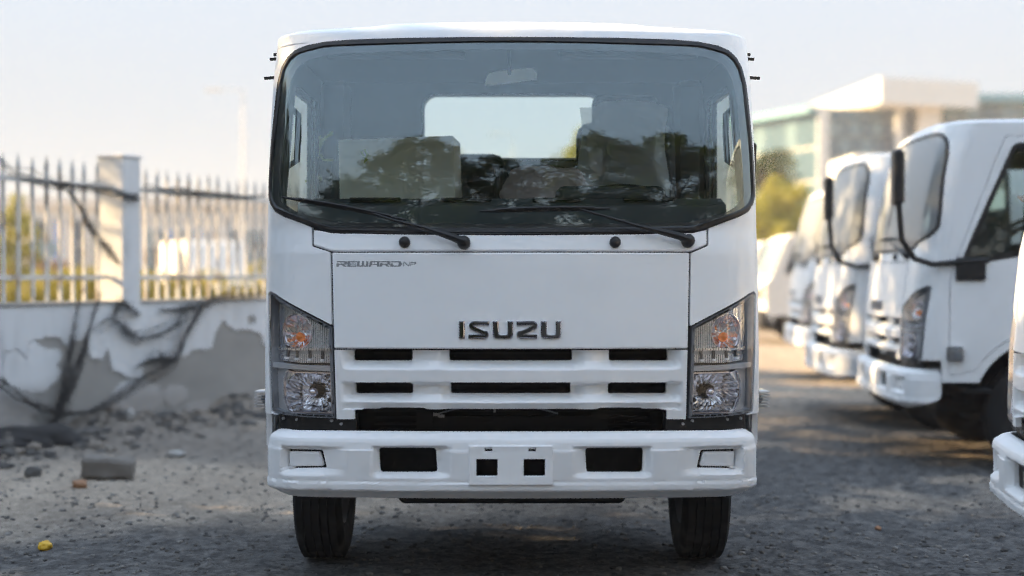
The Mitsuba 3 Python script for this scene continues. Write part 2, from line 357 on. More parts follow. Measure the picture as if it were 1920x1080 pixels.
def build_truck(label):
    R = thing('truck', label, 'truck')
    P = lambda n, m, b, s=30, parent=R, **k: part(parent, n, m, b, s, **k)
    # ---- cab skin, roof, back wall
    cab = P('cab', warp(ext(SKIN, -0.025, 0.0), on(S), 0.022), 'm_paint')
    rows, nu = [], 121
    spec = [(2.385, 0, 0, 0.0), (2.403, 0, 0, 0.08), (2.413, 0.010, 0.008, 0.2), (2.421, 0.030, 0.022, 0.45), (2.426, 0.065, 0.045, 0.7), (2.429, 0.13, 0.085, 0.9), (2.430, 0.23, 0.15, 1.0)]
    def crown(x): return 0.036*(1-(x/1.05)**2)+0.010*smooth_np(0.60, 0.53, np.abs(x))
    def smooth_np(a, b, x):
        t = np.clip((x-a)/(b-a), 0, 1); return t*t*(3-2*t)
    for zk, dy, dw, c in spec:
        w = 1.0455-dw; yc = float(YC(min(zk, 2.43)))+dy
        ub = (w-RC+RC*math.pi/2)+(YB-dw-(yc+BOW*w*w+RC))
        u = np.linspace(-ub, ub, nu)
        p = surf_xyz(u, np.full(nu, zk), np.full(nu, w), yc, RC, BOW)
        bk = np.stack([np.linspace(p[-1, 0], p[0, 0], 32)[1:-1], np.full(30, YB-dw), np.full(30, zk)], 1)
        p = np.vstack([p, bk]); p[:, 2] += c*crown(p[:, 0]); rows.append(p)
    base = rows[-1]
    for s in np.linspace(0.9, 0.0, 10):
        q = base.copy(); cen = np.array([0, 1.2])
        q[:, :2] = cen+(base[:, :2]-cen)*s; q[:, 2] = 2.430+crown(q[:, 0])+0.004*(1-s)
        rows.append(q)
    m = len(rows[0]); V = np.vstack(rows); Fc = []
    for i in range(len(rows)-1):
        for j in range(m):
            k = (j+1) % m
            Fc += [(i*m+j, i*m+k, (i+1)*m+k), (i*m+j, (i+1)*m+k, (i+1)*m+j)]
    P('roof', trimesh.Trimesh(V, np.array(Fc), process=False), 'm_paint', 40)
    RW = sg.box(-0.464, 1.979, 0.470, 2.304).buffer(-0.07).buffer(0.07, quad_segs=8)
    bw = sg.box(-1.04, 0.80, 1.04, 2.425).difference(RW)
    P('back_wall', extrude_xz(bw, YB-0.03, YB), 'm_paint', False)
    P('back_trim', extrude_xz(bw.buffer(-0.012), YB-0.045, YB-0.032), 'm_liner', False)
    rw = extrude_xz(RW.buffer(0.004), YB-0.012, YB); rw.update_faces(np.abs(rw.face_normals[:, 1]+1) < 1e-3); P('rear_window', rw, 'm_glass', False)
    # ---- inner lining
    inner = sg.Polygon(np.vstack([np.stack([ue-0.03, zz], 1), np.stack([-ue+0.03, zz], 1)[::-1]])).intersection(sg.box(-9, 1.42, 9, 2.42))
    inner = inner.difference(WS.buffer(-0.035)).difference(WIN[1]).difference(WIN[-1])
    P('lining', warp(ext(inner, -0.048, -0.032), on(S), 0.05), 'm_liner')
    hl = V[:m].copy(); hl = np.vstack([hl[:, :2]*0.955+np.array([0, 0.045])])
    P('headliner', extrude_xy(sg.Polygon(hl), 2.375, 2.385), 'm_liner', False)
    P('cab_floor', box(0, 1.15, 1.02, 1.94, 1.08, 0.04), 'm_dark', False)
    # ---- windscreen: seal, printed border, glass
    ws = pane(R, 'windscreen', WS.buffer(-0.014), 0.0, 'm_glass', R)
    P('seal', warp(chamf(WS.difference(WS.buffer(-0.026)), -0.03, 0.007, 0.006), on(S), 0.022), 'm_seal', 40, ws)
    inn = uzp(sym([(0, 92), (100, 92.5), (200, 95), (300, 99), (345, 103), (375, 110), (395, 120), (405, 132), (414, 150), (420, 175), (427, 230), (432, 290), (436, 340), (437, 366), (434, 378), (424, 389), (402, 398), (374, 407), (330, 417), (200, 419), (0, 420)]))
    P('border', warp(ext(WS.buffer(-0.018).difference(inn), -0.007, -0.005), on(S), 0.022), 'm_frit', 40, ws)
    # ---- cowl, washer caps, front panel with lettering
    cw = P('cowl', warp(chamf(COWL, -0.02, 0.001, 0.004), on(S), 0.02), 'm_paint')
    for px in (759, 1153):
        u, z = uz(px, 455)
        P('washer_cap', dome(u, z, 0.0235, 0.018), 'm_black', 50, cw)
    fp = P('front_panel', warp(chamf(FRONT, -0.025, 0.004, 0.005), on(S), 0.02), 'm_paint', label='white front panel carrying the chrome lettering')
    for g in emblem():
        P('emblem_letter', warp(chamf(g, 0.004, 0.016, 0.0045), on(S), 0.012), 'm_emblem', 25, fp)
    for g in decal():
        P('decal_letter', warp(ext(g, 0.0042, 0.0050), on(S), 0.02), 'm_decal', False, fp)
    # ---- grille
    gz = lambda py: uz(800, py)[1]
    zr = {q: gz(q) for q in (656, 678, 692, 718, 721, 740, 755, 768, 786)}
    slots = []
    for (y0, y1, ed) in ((659, 677, ((658, 771), (840, 1075), (1144, 1258))), (721, 739, ((661, 772), (843, 1072), (1142, 1255)))):
        for a, b in ed: slots.append(uzp([(a, y0-4), (b, y0-4), (b, y1), (a, y1)], 0.010))
    GR = uzp(GRILLE_OUT).difference(so.unary_union(slots))
    zs = [zr[786]-.01, zr[786], zr[768], zr[755], zr[740], zr[721]-.003, zr[718], zr[692], zr[678], zr[656]]
    ds = [0.0, 0.0, -0.030, 0.0, -0.055, -0.055, 0.0, 0.0, -0.055, -0.060]
    ds2 = [0.0, 0.0, 0.0, 0.0, -0.0, -0.0, 0.0, 0.0, -0.0, -0.0]
    ue0 = uz(640, 700)[0]; ue1 = uz(660, 700)[0]
    pu = [abs(uz(771, 700)[0]), abs(uz(822, 700)[0]), abs(uz(842, 700)[0])]
    def gprof(u, z):
        d = np.interp(z, zs, ds); au = np.abs(u)
        e = np.clip((abs(ue0)-au)/(abs(ue0)-abs(ue1)), 0, 1); e = np.where(z < zr[768], 1, e)
        post = np.clip((au-pu[2]+0.001)/(pu[1]-pu[2]), 0, 1)*(au < pu[0]+0.004)*np.clip((pu[0]+0.01-au)/0.12+0.25, 0, 1)
        post = np.where(au > pu[0]+0.004, 0, post)
        return d*e*(1-0.62*post)*np.where(z < zr[768], np.where(au > 0.62, 0, 1), 1)
    gr = P('grille', warp(ext(GR, -0.02, 0.002), on(S, gprof), 0.008), 'm_paint', 28)
    P('radiator', box(0, 0.42, 0.86, 1.36, 0.10, 0.46), 'm_dark', False, gr)
    slats = [box(0, 0.365, z, 1.2, 0.012, 0.010) for z in np.arange(0.68, 1.06, 0.028)]
    P('radiator_fins', cat(slats), 'm_chassis', False, gr, stuff=True)
    x = np.linspace(-0.34, 0.2, 24)
    P('cable', tube(np.stack([x, 0.33+0*x, 0.795-0.06*(x+0.06)**2/0.1], 1), 0.004, 6), 'm_steel', 40, gr)
    P('clip', cat(box(-0.33, 0.30, 0.755, 0.02, 0.01, 0.014), box(-0.305, 0.30, 0.748, 0.028, 0.01, 0.012), box(-0.075, 0.32, 0.775, 0.010, 0.01, 0.026)), 'm_steel', False, gr)
    hz = uzp([(509, 768), (532, 776), (1388, 776), (1411, 768), (1411, 810), (509, 810)])
    ap = None
    for s, bx_ in ((-1, (-2, 0)), (1, (0, 2))):
        g = hz.difference(uzp([(664, 760), (1252, 760), (1252, 830), (664, 830)])).intersection(sg.box(bx_[0], 0, bx_[1], 3))
        ap = P('apron', warp(ext(g, -0.10, -0.035), on(S), 0.03), 'm_black')
    for px, py in ((521, 786), (551, 788.5), (618, 791), (636, 797), (1399, 786), (1369, 788.5), (1302, 791), (1284, 797)):
        u, z = uz(px, py)
        P('clip', warp(ext(sg.Point(u, z).buffer(0.006), -0.045, -0.026), on(S), 0), 'm_lampgrey', False, ap)
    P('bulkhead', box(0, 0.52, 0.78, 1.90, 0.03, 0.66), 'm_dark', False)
    # ---- headlights
    for sd, LP in ((-1, LAMP_L), (1, LAMP_R)):
        hl_ = build_lamp(R, sd, LP, P)
    # ---- bumper
    build_bumper(R, P)
    # ---- wipers
    for (ax, ay), (jx, jy), (b0x, b0y), (b1x, b1y) in (((870, 456), (690, 398), (536, 371), (763, 413)), ((1289, 453), (1075, 391), (900, 397), (1143, 392))):
        W3 = lambda px, py, t: (lambda q: S(np.array([q[0]]), np.array([q[1]]))[0]+normal(S, np.array([q[0]]), np.array([q[1]]))[0]*t)(uz(px, py))
        wp = fresh(f'{R}__wiper'); q = uz(ax, ay)
        scene[wp] = mikit.ply(dome(q[0], q[1], 0.0275, 0.030), 'm_black', 50); PARTS[R].append(wp); PARTS[wp] = []
        mid = (ax+(jx-ax)*0.42, ay+(jy-ay)*0.42)
        P('arm', cat(tube([W3(ax, ay, .03), W3(ax+(jx-ax)*.1, ay+(jy-ay)*.1, .04), W3(*mid, .045)], [.019, .016, .010], 8), tube([W3(*mid, .045), W3((mid[0]+jx)/2, (mid[1]+jy)/2, .05), W3(jx, jy, .03)], [.008, .006, .005], 6)), 'm_black', 40, wp)
        ks = np.linspace(0, 1, 9)
        bp = np.array([W3(b0x+(b1x-b0x)*k, b0y+(b1y-b0y)*k, .022) for k in ks])
        br = np.array([W3(b0x+(b1x-b0x)*k, b0y+(b1y-b0y)*k-3.5*math.sin(k*math.pi), .034) for k in ks[1:-1]])
        P('blade', cat(tube(bp, [.004]+[.0075]*7+[.004], 6), tube(br, .006, 6), *[tube([br[i], (br[i]+bp[i+1])/2, bp[i+1]], .004, 5) for i in (1, 5)]), 'm_black', 40, wp)
    # ---- doors
    for s in (-1, 1):
        d = P('door', warp(ext(DOOR[s].difference(WIN[s].buffer(0.012)), -0.03, 0.003), on(S), 0.03), 'm_paint')
        pane(d, 'window', WIN[s].buffer(0.005), -0.015, 'm_glass', R, 0.05)
        P('window_frame', warp(ext(WIN[s].buffer(0.020).difference(WIN[s].buffer(-0.016)), -0.02, 0.006), on(S), 0.03), 'm_seal', 40, d)
        hp = yz2u([(1.38, 1.30), (1.38, 1.36), (1.56, 1.36), (1.56, 1.30)], s, 0.01)
        P('handle', warp(chamf(hp, 0.003, 0.028, 0.008), on(S), 0.03), 'm_black', 40, d)
        xs = s*1.075
        # short hinge and mirror mounts that stand out past the pillar
        for (yy, z0, l) in ((0.62, 2.335, 0.042), (0.60, 2.352, 0.022), (0.52, 2.235, 0.050)):
            P('mirror_mount', box(s*(1.044+l/2), yy, z0, l+0.02, 0.02, 0.011, rot=(0, s*0.08, 0)), 'm_black', False, d)
        P('grab_handle', tube([(s*1.035, 0.74, 1.86), (s*0.998, 0.76, 1.885), (s*0.992, 0.77, 2.00), (s*0.994, 0.775, 2.10), (s*1.03, 0.77, 2.135)], 0.015, 10), 'm_liner', 50, d)
        sm = P('side_marker', rbox(s*1.060, 0.40, 0.815, 0.03, 0.11, 0.10, 0.012), 'm_black', 50)
        P('lens', rbox(s*1.090, 0.405, 0.815, 0.060, 0.10, 0.080, 0.018), 'm_lens', 50, sm)
        P('bulb', rbox(s*1.085, 0.415, 0.815, 0.03, 0.05, 0.035, 0.012), 'm_bluelens', 50, sm)
        P('lens_rib', cat([box(s*1.091, 0.405, z, 0.062, 0.102, 0.004) for z in np.arange(0.782, 0.85, 0.013)]), 'm_lampgrey', False, sm)
    dm = P('mirror', rbox(1.085, 0.62, 1.865, 0.03, 0.10, 0.172, 0.012, rot=(0, 0.04, 0)), 'm_black', 50, label='slim black mirror case beside the right window pillar')
    # ---- inside the cab
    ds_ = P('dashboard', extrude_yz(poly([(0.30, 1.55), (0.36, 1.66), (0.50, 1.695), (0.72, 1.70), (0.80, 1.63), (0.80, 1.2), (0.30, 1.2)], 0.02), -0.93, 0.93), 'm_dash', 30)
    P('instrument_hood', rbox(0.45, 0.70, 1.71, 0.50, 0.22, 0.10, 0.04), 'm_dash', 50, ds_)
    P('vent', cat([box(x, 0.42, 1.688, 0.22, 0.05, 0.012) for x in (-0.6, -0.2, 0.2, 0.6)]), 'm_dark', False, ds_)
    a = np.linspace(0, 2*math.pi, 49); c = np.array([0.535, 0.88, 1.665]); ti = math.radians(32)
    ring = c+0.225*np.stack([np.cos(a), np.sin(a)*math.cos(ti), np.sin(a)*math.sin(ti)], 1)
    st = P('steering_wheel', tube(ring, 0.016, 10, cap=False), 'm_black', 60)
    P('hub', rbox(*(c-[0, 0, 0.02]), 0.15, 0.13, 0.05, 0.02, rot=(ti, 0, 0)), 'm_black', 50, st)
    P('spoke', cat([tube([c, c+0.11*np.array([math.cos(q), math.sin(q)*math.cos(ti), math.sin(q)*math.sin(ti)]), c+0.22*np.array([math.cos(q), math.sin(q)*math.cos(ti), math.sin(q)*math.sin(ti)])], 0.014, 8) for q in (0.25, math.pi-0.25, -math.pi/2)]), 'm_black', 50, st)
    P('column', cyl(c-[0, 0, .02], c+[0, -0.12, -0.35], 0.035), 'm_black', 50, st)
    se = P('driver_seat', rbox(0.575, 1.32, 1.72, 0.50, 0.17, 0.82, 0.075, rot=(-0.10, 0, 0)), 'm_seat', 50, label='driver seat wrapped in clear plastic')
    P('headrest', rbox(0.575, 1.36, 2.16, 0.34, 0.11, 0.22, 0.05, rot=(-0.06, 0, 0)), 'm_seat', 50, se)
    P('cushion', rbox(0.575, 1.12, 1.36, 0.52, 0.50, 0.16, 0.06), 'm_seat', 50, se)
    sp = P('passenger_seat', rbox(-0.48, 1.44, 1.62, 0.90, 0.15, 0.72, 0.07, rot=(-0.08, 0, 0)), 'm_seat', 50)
    P('cushion', rbox(-0.48, 1.12, 1.36, 0.92, 0.50, 0.16, 0.06), 'm_seat', 50, sp)
    P('window_pillar', cat([box(s*0.93, 1.63, 1.9, 0.16, 0.12, 0.95, 0.03) for s in (-1, 1)]), 'm_liner', False)
    rm = P('cab_mirror', warp_mirror(), 'm_mirrorcase', 40)
    P('stem', tube([(-0.014, 0.60, 2.37), (-0.012, 0.60, 2.29), (-0.012, 0.612, 2.262)], [0.010, 0.008, 0.014], 8), 'm_trim', 50, rm)
    P('sun_visor', cat([rbox(x, 0.60, 2.345, 0.62, 0.16, 0.022, 0.01, rot=(0.25, 0, 0)) for x in (-0.52, 0.52)]), 'm_liner', 50)
    # ---- wheels, axle, frame
    def tyre_prof(w=0.216, r=0.392, ri=0.225, grooves=4):
        pts = [(-w/2*0.80, ri), (-w/2*0.97, ri+0.05), (-w/2*1.03, ri+0.095), (-w/2*0.99, r-0.035), (-w/2*0.90, r-0.012)]
        half = w/2*0.84; gw = 0.0045
        gx = np.linspace(-half*0.62, half*0.62, grooves)
        pts.append((-half, r-0.003))
        for g in gx: pts += [(g-gw, r-0.001+0.0), (g-gw*0.8, r-0.014), (g+gw*0.8, r-0.014), (g+gw, r-0.001)]
        pts.append((half, r-0.003))
        pts += [(w/2*0.90, r-0.012), (w/2*0.99, r-0.035), (w/2*1.03, ri+0.095), (w/2*0.97, ri+0.05), (w/2*0.80, ri)]
        return pts
    def wheel(x, y, s, name='wheel'):
        wk = P(name, lathe_x(tyre_prof(), x, y, 0.388, 96), 'm_tyre', 35)
        rim = [(-0.075, 0.226), (-0.085, 0.205), (0.0, 0.19), (0.055*s*s, 0.17), (0.06, 0.10), (0.03, 0.09), (0.03, 0.0), (-0.06, 0.0), (-0.06, 0.17), (-0.09, 0.2)] if True else None
        rim = [(s*a, b) for a, b in [(0.10, 0.228), (0.085, 0.205), (0.02, 0.195), (0.0, 0.16), (0.03, 0.12), (0.055, 0.105), (0.06, 0.0), (-0.06, 0.0), (-0.06, 0.19), (-0.09, 0.228)]]
        P('rim', lathe_x(rim, x, y, 0.388, 40), 'm_rim', 35, wk)
        P('hub', cyl((x+s*0.05, y, 0.388), (x+s*0.115, y, 0.388), 0.06), 'm_steel', 40, wk)
    for s in (-1, 1): wheel(s*0.897, 1.02, s)
    for s in (-1, 1):
        wheel(s*0.86, 4.45, s); wheel(s*0.60, 4.45, s)
    P('front_axle', cat(cyl((-0.8, 1.02, 0.40), (0.8, 1.02, 0.40), 0.05), box(-0.4, 1.02, 0.46, 0.09, 1.1, 0.05), box(0.4, 1.02, 0.46, 0.09, 1.1, 0.05)), 'm_chassis', 30)
    P('rear_axle', cat(cyl((-0.9, 4.45, 0.40), (0.9, 4.45, 0.40), 0.06), rbox(0, 4.45, 0.42, 0.36, 0.34, 0.34, 0.12)), 'm_chassis', 40)
    ch = P('chassis_frame', cat([box(s*0.38, 3.2, 0.66, 0.07, 5.7, 0.20) for s in (-1, 1)]+[box(0, y, 0.66, 0.70, 0.08, 0.15) for y in (0.4, 1.9, 3.2, 4.45, 5.95)]), 'm_chassis', False)
    P('engine', rbox(0, 1.25, 0.66, 1.05, 1.2, 0.60, 0.06), 'm_chassis', 40, ch)  # widened to keep light from reaching under the cab
    P('shade_tray', rbox(0, 1.15, 0.42, 1.0, 1.5, 0.14, 0.03), 'm_chassis', 40, ch)  # added low tray that darkens the ground under the truck
    P('skid_plate', box(0.0, 0.30, 0.445, 0.92, 0.16, 0.03, rot=(0.1, 0, 0)), 'm_dark', False, ch)
    P('fuel_tank', rbox(0.66, 2.9, 0.62, 0.42, 0.9, 0.40, 0.06), 'm_chassis', 50, ch)
    for s in (-1, 1):
        P('wheel_arch', arch_liner(s), 'm_dark', 40)
        P('step', box(s*0.97, 0.56, 0.56, 0.10, 0.20, 0.04, 0.01), 'm_chassis', False)
    return R

def extrude_xy(p, z0, z1):
    v, f, _ = meshkit.arrays(ext(p, z0, z1)); return trimesh.Trimesh(v, f, process=False)
def dome(u, z, r, h):
    m = m3.Manifold.sphere(1.0, 28).scale((r, r, h)).translate((0, 0, h*0.35)) + m3.Manifold.cylinder(h*0.7, r, r*0.97, 28).translate((0, 0, -h*0.35))
    v, f, _ = meshkit.arrays(m)
    return trimesh.Trimesh(on(S)(v*np.array([1, 1, 1])+np.array([u, z, 0.004])), f, process=False)
def warp_mirror():
    Q = lambda px, py: ((px-960)*6.2/F, H+(YH-py)*6.2/F)
    p = poly([Q(*a) for a in ((910, 160), (911, 150), (916, 139), (925, 135), (990, 128), (1000, 129), (1006, 137), (1007, 147), (960, 154))], 0.004)
    m = ext(p, -0.02, 0.02); v, f, _ = meshkit.arrays(m)
    return trimesh.Trimesh(np.stack([v[:, 0], 0.62-v[:, 2], v[:, 1]], 1), f, process=False)
def arch_liner(s):
    a = np.linspace(0.22, math.pi-0.15, 22); n = len(a); v = []
    for x in (0.62, 1.035):
        for q in a: v.append((s*x, 1.02+0.505*math.cos(q), 0.42+0.505*math.sin(q)))
    f = []
    for i in range(n-1): f += [(i, i+1, n+i+1), (i, n+i+1, n+i)]
    return trimesh.Trimesh(np.array(v), np.array(f), process=False)
def from_crop(pts, ox, oy, sc): return [uz(ox+x/sc, oy+y/sc) for x, y in pts]
def emblem():
    q = lambda pts: from_crop(pts, 840, 590, 8.0)
    def line(pts, w): return sg.LineString(pts).buffer(w, cap_style=2, join_style=1, quad_segs=6)
    def arcpts(cx, cy, r, a0, a1, n=8): return [(cx+r*math.cos(math.radians(a)), cy+r*math.sin(math.radians(a))) for a in np.linspace(a0, a1, n)]
    I = sg.box(168, 100, 253, 358)
    Sx = line([(618, 130), (395, 130)]+arcpts(385, 168, 38, 270, 120)[1:]+[(365, 200), (560, 285)]+arcpts(548, 300, 32, -50, 90)+[(310, 332)], 29)
    Zx = line([(1030, 130), (1268, 130)]+arcpts(1275, 165, 36, -90, 65)[1:]+[(1265, 205), (1085, 288)]+arcpts(1090, 300, 30, 240, 90)+[(1336, 332)], 29)
    def Ux(x0, x1):
        o = sg.box(x0, 100, x1, 358); o = o.intersection(sg.box(x0, 20, x1, 358).buffer(-55).buffer(55))
        i = sg.box(x0+84, 0, x1-80, 310); i = i.buffer(-28).buffer(28)
        return o.difference(i)
    out = []
    for g in (I, Sx, Ux(675, 976), Zx, Ux(1394, 1696)):
        g = max(g.geoms, key=lambda a: a.area) if hasattr(g, 'geoms') else g
        g = g.simplify(1.0)
        out.append(sg.Polygon(q(list(g.exterior.coords)[:-1])).buffer(0))
    return out
def decal():
    """REWARD-NP in wide letters with cut strokes; drawn in a 5-high grid."""
    H5 = 1.0
    def bar(x0, y0, x1, y1): return sg.box(x0, y0, x1, y1)
    t = 0.21
    def R_(w): return so.unary_union([bar(0, 1-t, w*0.92, 1), bar(0, 0, 0.46, 0.60), bar(0.0, 0.36, w*0.95, 0.36+t*0.9), bar(w-0.46, 0.36, w, 0.92), sg.Polygon([(w*0.45, 0.36), (w*0.70, 0.36), (w, 0), (w*0.72, 0)])])
    def E_(w): return so.unary_union([bar(0, 0, 0.46, 1), bar(0, 1-t, w, 1), bar(0, 0.39, w*0.95, 0.39+t*0.85), bar(0, 0, w, t)])
    def W_(w): return so.unary_union([bar(0, 0, 0.42, 1), bar(w/2-0.19, 0, w/2+0.19, 1), bar(w-0.42, 0.0, w, 1), bar(0, 0, w*0.93, t)])
    def A_(w): return so.unary_union([sg.Polygon([(0, 0), (0.44, 0), (0.62, 1), (0.2, 1)]), bar(w-0.44, 0, w, 1), bar(0.2, 1-t, w, 1), bar(0.1, 0.33, w, 0.33+t*0.8)])
    def D_(w): return so.unary_union([bar(0, 0, 0.46, 0.60), bar(0, 1-t, w*0.9, 1), bar(w-0.46, 0.1, w, 0.9), bar(0, 0, w*0.9, t)])
    def N_(w): return so.unary_union([bar(0, 0, 0.2, 1), bar(w-0.2, 0, w, 1), sg.Polygon([(0, 1), (0.35, 1), (w, 0), (w-0.35, 0)])])
    def P_(w): return so.unary_union([bar(0, 0, 0.2, 1), bar(0, 1-t, w*0.95, 1), bar(w-0.22, 0.36, w, 0.95), bar(0, 0.36, w*0.95, 0.36+t*0.9)])
    seq, x = [], 631.0
    for fn, wpx in ((R_, 19.5), (E_, 17.5), (W_, 21), (A_, 20), (R_, 18.5), (D_, 20)):
        seq.append((fn, x, wpx, 489.8, 500.2)); x += wpx+0.9
    seq += [(lambda w: bar(0, 0.35, w, 0.62), 750.0, 4.0, 489.8, 500.2), (N_, 756.0, 12.0, 491.4, 499.0), (P_, 769.5, 10.5, 491.4, 499.0)]
    out = []
    for fn, x0, wpx, yt, yb in seq:
        hpx = yb-yt; g = fn(wpx/hpx)
        for a in (g.geoms if hasattr(g, 'geoms') else [g]):
            f = lambda ring: [uz(x0+c[0]*hpx+(c[1]*0.8), yb-c[1]*hpx) for c in list(ring.coords)[:-1]]
            out.append((sg.Polygon(f(a.exterior), [f(i) for i in a.interiors]).buffer(0), fn, x0))
    merged = {}
    for g, fn, x0 in out: merged.setdefault(x0, []).append(g)
    return [so.unary_union(v) for v in merged.values()]

def facet_cut(u, z, t, ru, rz, rt, seed, n=56, cols=True):
    rng = np.random.default_rng(seed)
    th = np.linspace(0, math.pi, 22); ph = np.linspace(0, 2*math.pi, n+1)[:-1]
    v = [(0, 0, 1.0)]
    colj = 1+0.05*rng.uniform(-1, 1, n)
    for a in th[1:-1]:
        for j, b in enumerate(ph):
            k = colj[j]*(1+0.025*rng.uniform(-1, 1))
            v.append((math.sin(a)*math.cos(b)*k, math.sin(a)*math.sin(b)*k, math.cos(a)*(1+0.03*rng.uniform(-1, 1))))
    v.append((0, 0, -1.0)); v = np.array(v)*np.array([ru, rz, rt])+np.array([u, z, t])
    f = [(0, 1+j, 1+(j+1) % n) for j in range(n)]
    for i in range(len(th)-3):
        for j in range(n):
            a, b = 1+i*n+j, 1+i*n+(j+1) % n
            f += [(a, a+n, b+n), (a, b+n, b)]
    L = len(v)-1; o = 1+(len(th)-3)*n
    f += [(L, o+(j+1) % n, o+j) for j in range(n)]
    tm = trimesh.Trimesh(v, np.array(f), process=False)
    if tm.volume < 0: tm.invert()
    return m3.Manifold(m3.Mesh(np.array(tm.vertices, np.float32), np.array(tm.faces, np.uint32)))
def build_lamp(R, sd, LP, P):
    px = lambda x: x if sd < 0 else 1919-x
    X = lambda pts, r=0.0: uzp([(px(a), b) for a, b in pts], r)
    h = P('headlight', warp(ext(LP.buffer(-0.001).difference(LP.buffer(-0.013)), -0.09, -0.003), on(S), 0.03), 'm_lampedge', 30)
    up = X([(508, 562), (514, 560), (615, 618), (618, 681), (560, 681), (509, 675)]).intersection(LP.buffer(-0.012))
    lo = X([(509, 690), (560, 694), (623, 696), (625, 779), (570, 778), (531, 773), (512, 766)]).intersection(LP.buffer(-0.012))
    # back of the lamp
    P('housing', warp(ext(LP.buffer(-0.002), -0.135, -0.125), on(S), 0.04), 'm_lampdark', 30, h)
    P('divider', warp(ext(X([(507, 679), (560, 685), (620, 687), (622, 697), (560, 693), (508, 688)]).intersection(LP), -0.08, -0.006), on(S), 0.03), 'm_lampgrey', 30, h)
    # upper: turn signal bowl in a ribbed silver panel
    uc, zc = uz(px(547), 622); zb = uz(px(560), 656)[1]
    bowl = sg.Point(uc, zc).buffer(0.080, 24)
    pan = ext(up, -0.055, -0.048) - ext(bowl.intersection(up), -0.3, 0.1)
    P('ribbed_panel', warp(pan, on(S), 0.03), 'm_lampgrey', 30, h)
    u0, u1 = sorted((up.bounds[0], up.bounds[2]))
    ribs = []
    for k, u in enumerate(np.arange(u0+0.004, u1, 0.0095)):
        st = sg.box(u, zb+0.004, u+0.0035, 2).intersection(up)
        st2 = sg.box(u, 0, u+0.0035, zb-0.02).intersection(up)
        for g in (st.difference(bowl), st2):
            for q in (g.geoms if hasattr(g, 'geoms') else [g]):
                if q.area > 2e-5: ribs.append(warp(ext(q, -0.050, -0.040), on(S), 0))
    P('rib', cat(ribs), 'm_reflector', False, h, stuff=True)
    dish = ext(bowl.intersection(up), -0.12, -0.049) - facet_cut(uc, zc, -0.03, 0.076, 0.076, 0.075, 3, 40)
    P('turn_reflector', warp(dish, on(S), 0), 'm_reflector', False, h)
    ring = ext(bowl.difference(sg.Point(uc, zc).buffer(0.0765, 24)).intersection(up), -0.06, -0.036)
    P('bezel', warp(ring, on(S), 0), 'm_chrome', 30, h)
    # amber bulb cover
    am = m3.Manifold.sphere(1, 24).scale((0.026, 0.021, 0.026)).translate((uc+0.012*(-sd), zc-0.018, -0.070))
    P('amber_bulb', warp(am, on(S), 0), 'm_amber', 60, h)
    # strip of bright teeth and four dark posts with white feet
    z1 = uz(px(560), 652)[1]
    teeth = [warp(ext(sg.box(u, z1-0.012, u+0.008, z1).intersection(up), -0.046, -0.030), on(S), 0) for u in np.arange(u0+0.012, u1-0.012, 0.0115) if sg.box(u, z1-0.012, u+0.008, z1).intersection(up).area > 2e-5]
    P('tooth_strip', cat(teeth), 'm_reflector', False, h, stuff=True)
    for q, yb in ((528.5, 671), (551, 673), (576, 674.5), (600, 675.5)):
        a, z0 = uz(px(q), yb); b, zt = uz(px(q), yb-24)
        P('post', warp(ext(sg.box(a-0.005, z0, a+0.005, zt), -0.048, -0.032), on(S), 0), 'm_lampdark', False, h)
        P('post_foot', warp(ext(sg.box(a-0.006, z0-0.006, a+0.006, z0+0.003), -0.044, -0.022), on(S), 0), 'm_white_bit', False, h)
    # lower: headlamp reflector
    ul, zl = uz(px(581), 737)
    lp = X([(533, 693), (545, 697), (623, 699), (625, 777), (545, 775), (537, 770), (527, 745), (526, 715)], 0.012).intersection(lo)
    blk = ext(lp, -0.135, -0.022) - facet_cut(ul, zl, -0.012, 0.122, 0.106, 0.105, 7 if sd < 0 else 8, 64)
    P('main_reflector', warp(blk, on(S), 0), 'm_reflector', False, h)
    P('reflector_edge', warp(chamf(lp.difference(lp.buffer(-0.005)), -0.06, -0.014, 0.004), on(S), 0.03), 'm_chrome', 30, h)
    P('outer_strip', warp(ext(lo.difference(lp.buffer(0.004)), -0.05, -0.030), on(S), 0.03), 'm_lampgrey', 30, h)
    P('bulb_shield', warp(m3.Manifold.sphere(0.0195, 24).translate((ul, zl, -0.045)), on(S), 0), 'm_chrome', 60, h)
    P('bulb_socket', warp(m3.Manifold.sphere(1, 20).scale((0.036, 0.030, 0.02)).translate((ul, zl+0.002, -0.108)), on(S), 0), 'm_dark', 60, h)
    u2, z2 = uz(px(611), 752)
    P('side_bulb', warp(m3.Manifold.sphere(1, 16).scale((0.011, 0.011, 0.02)).translate((u2, z2, -0.066)), on(S), 0), 'm_dark', 60, h)
    pane(h, 'lens', LP.buffer(-0.004), -0.003, 'm_lens', R, 0.02)
    return h

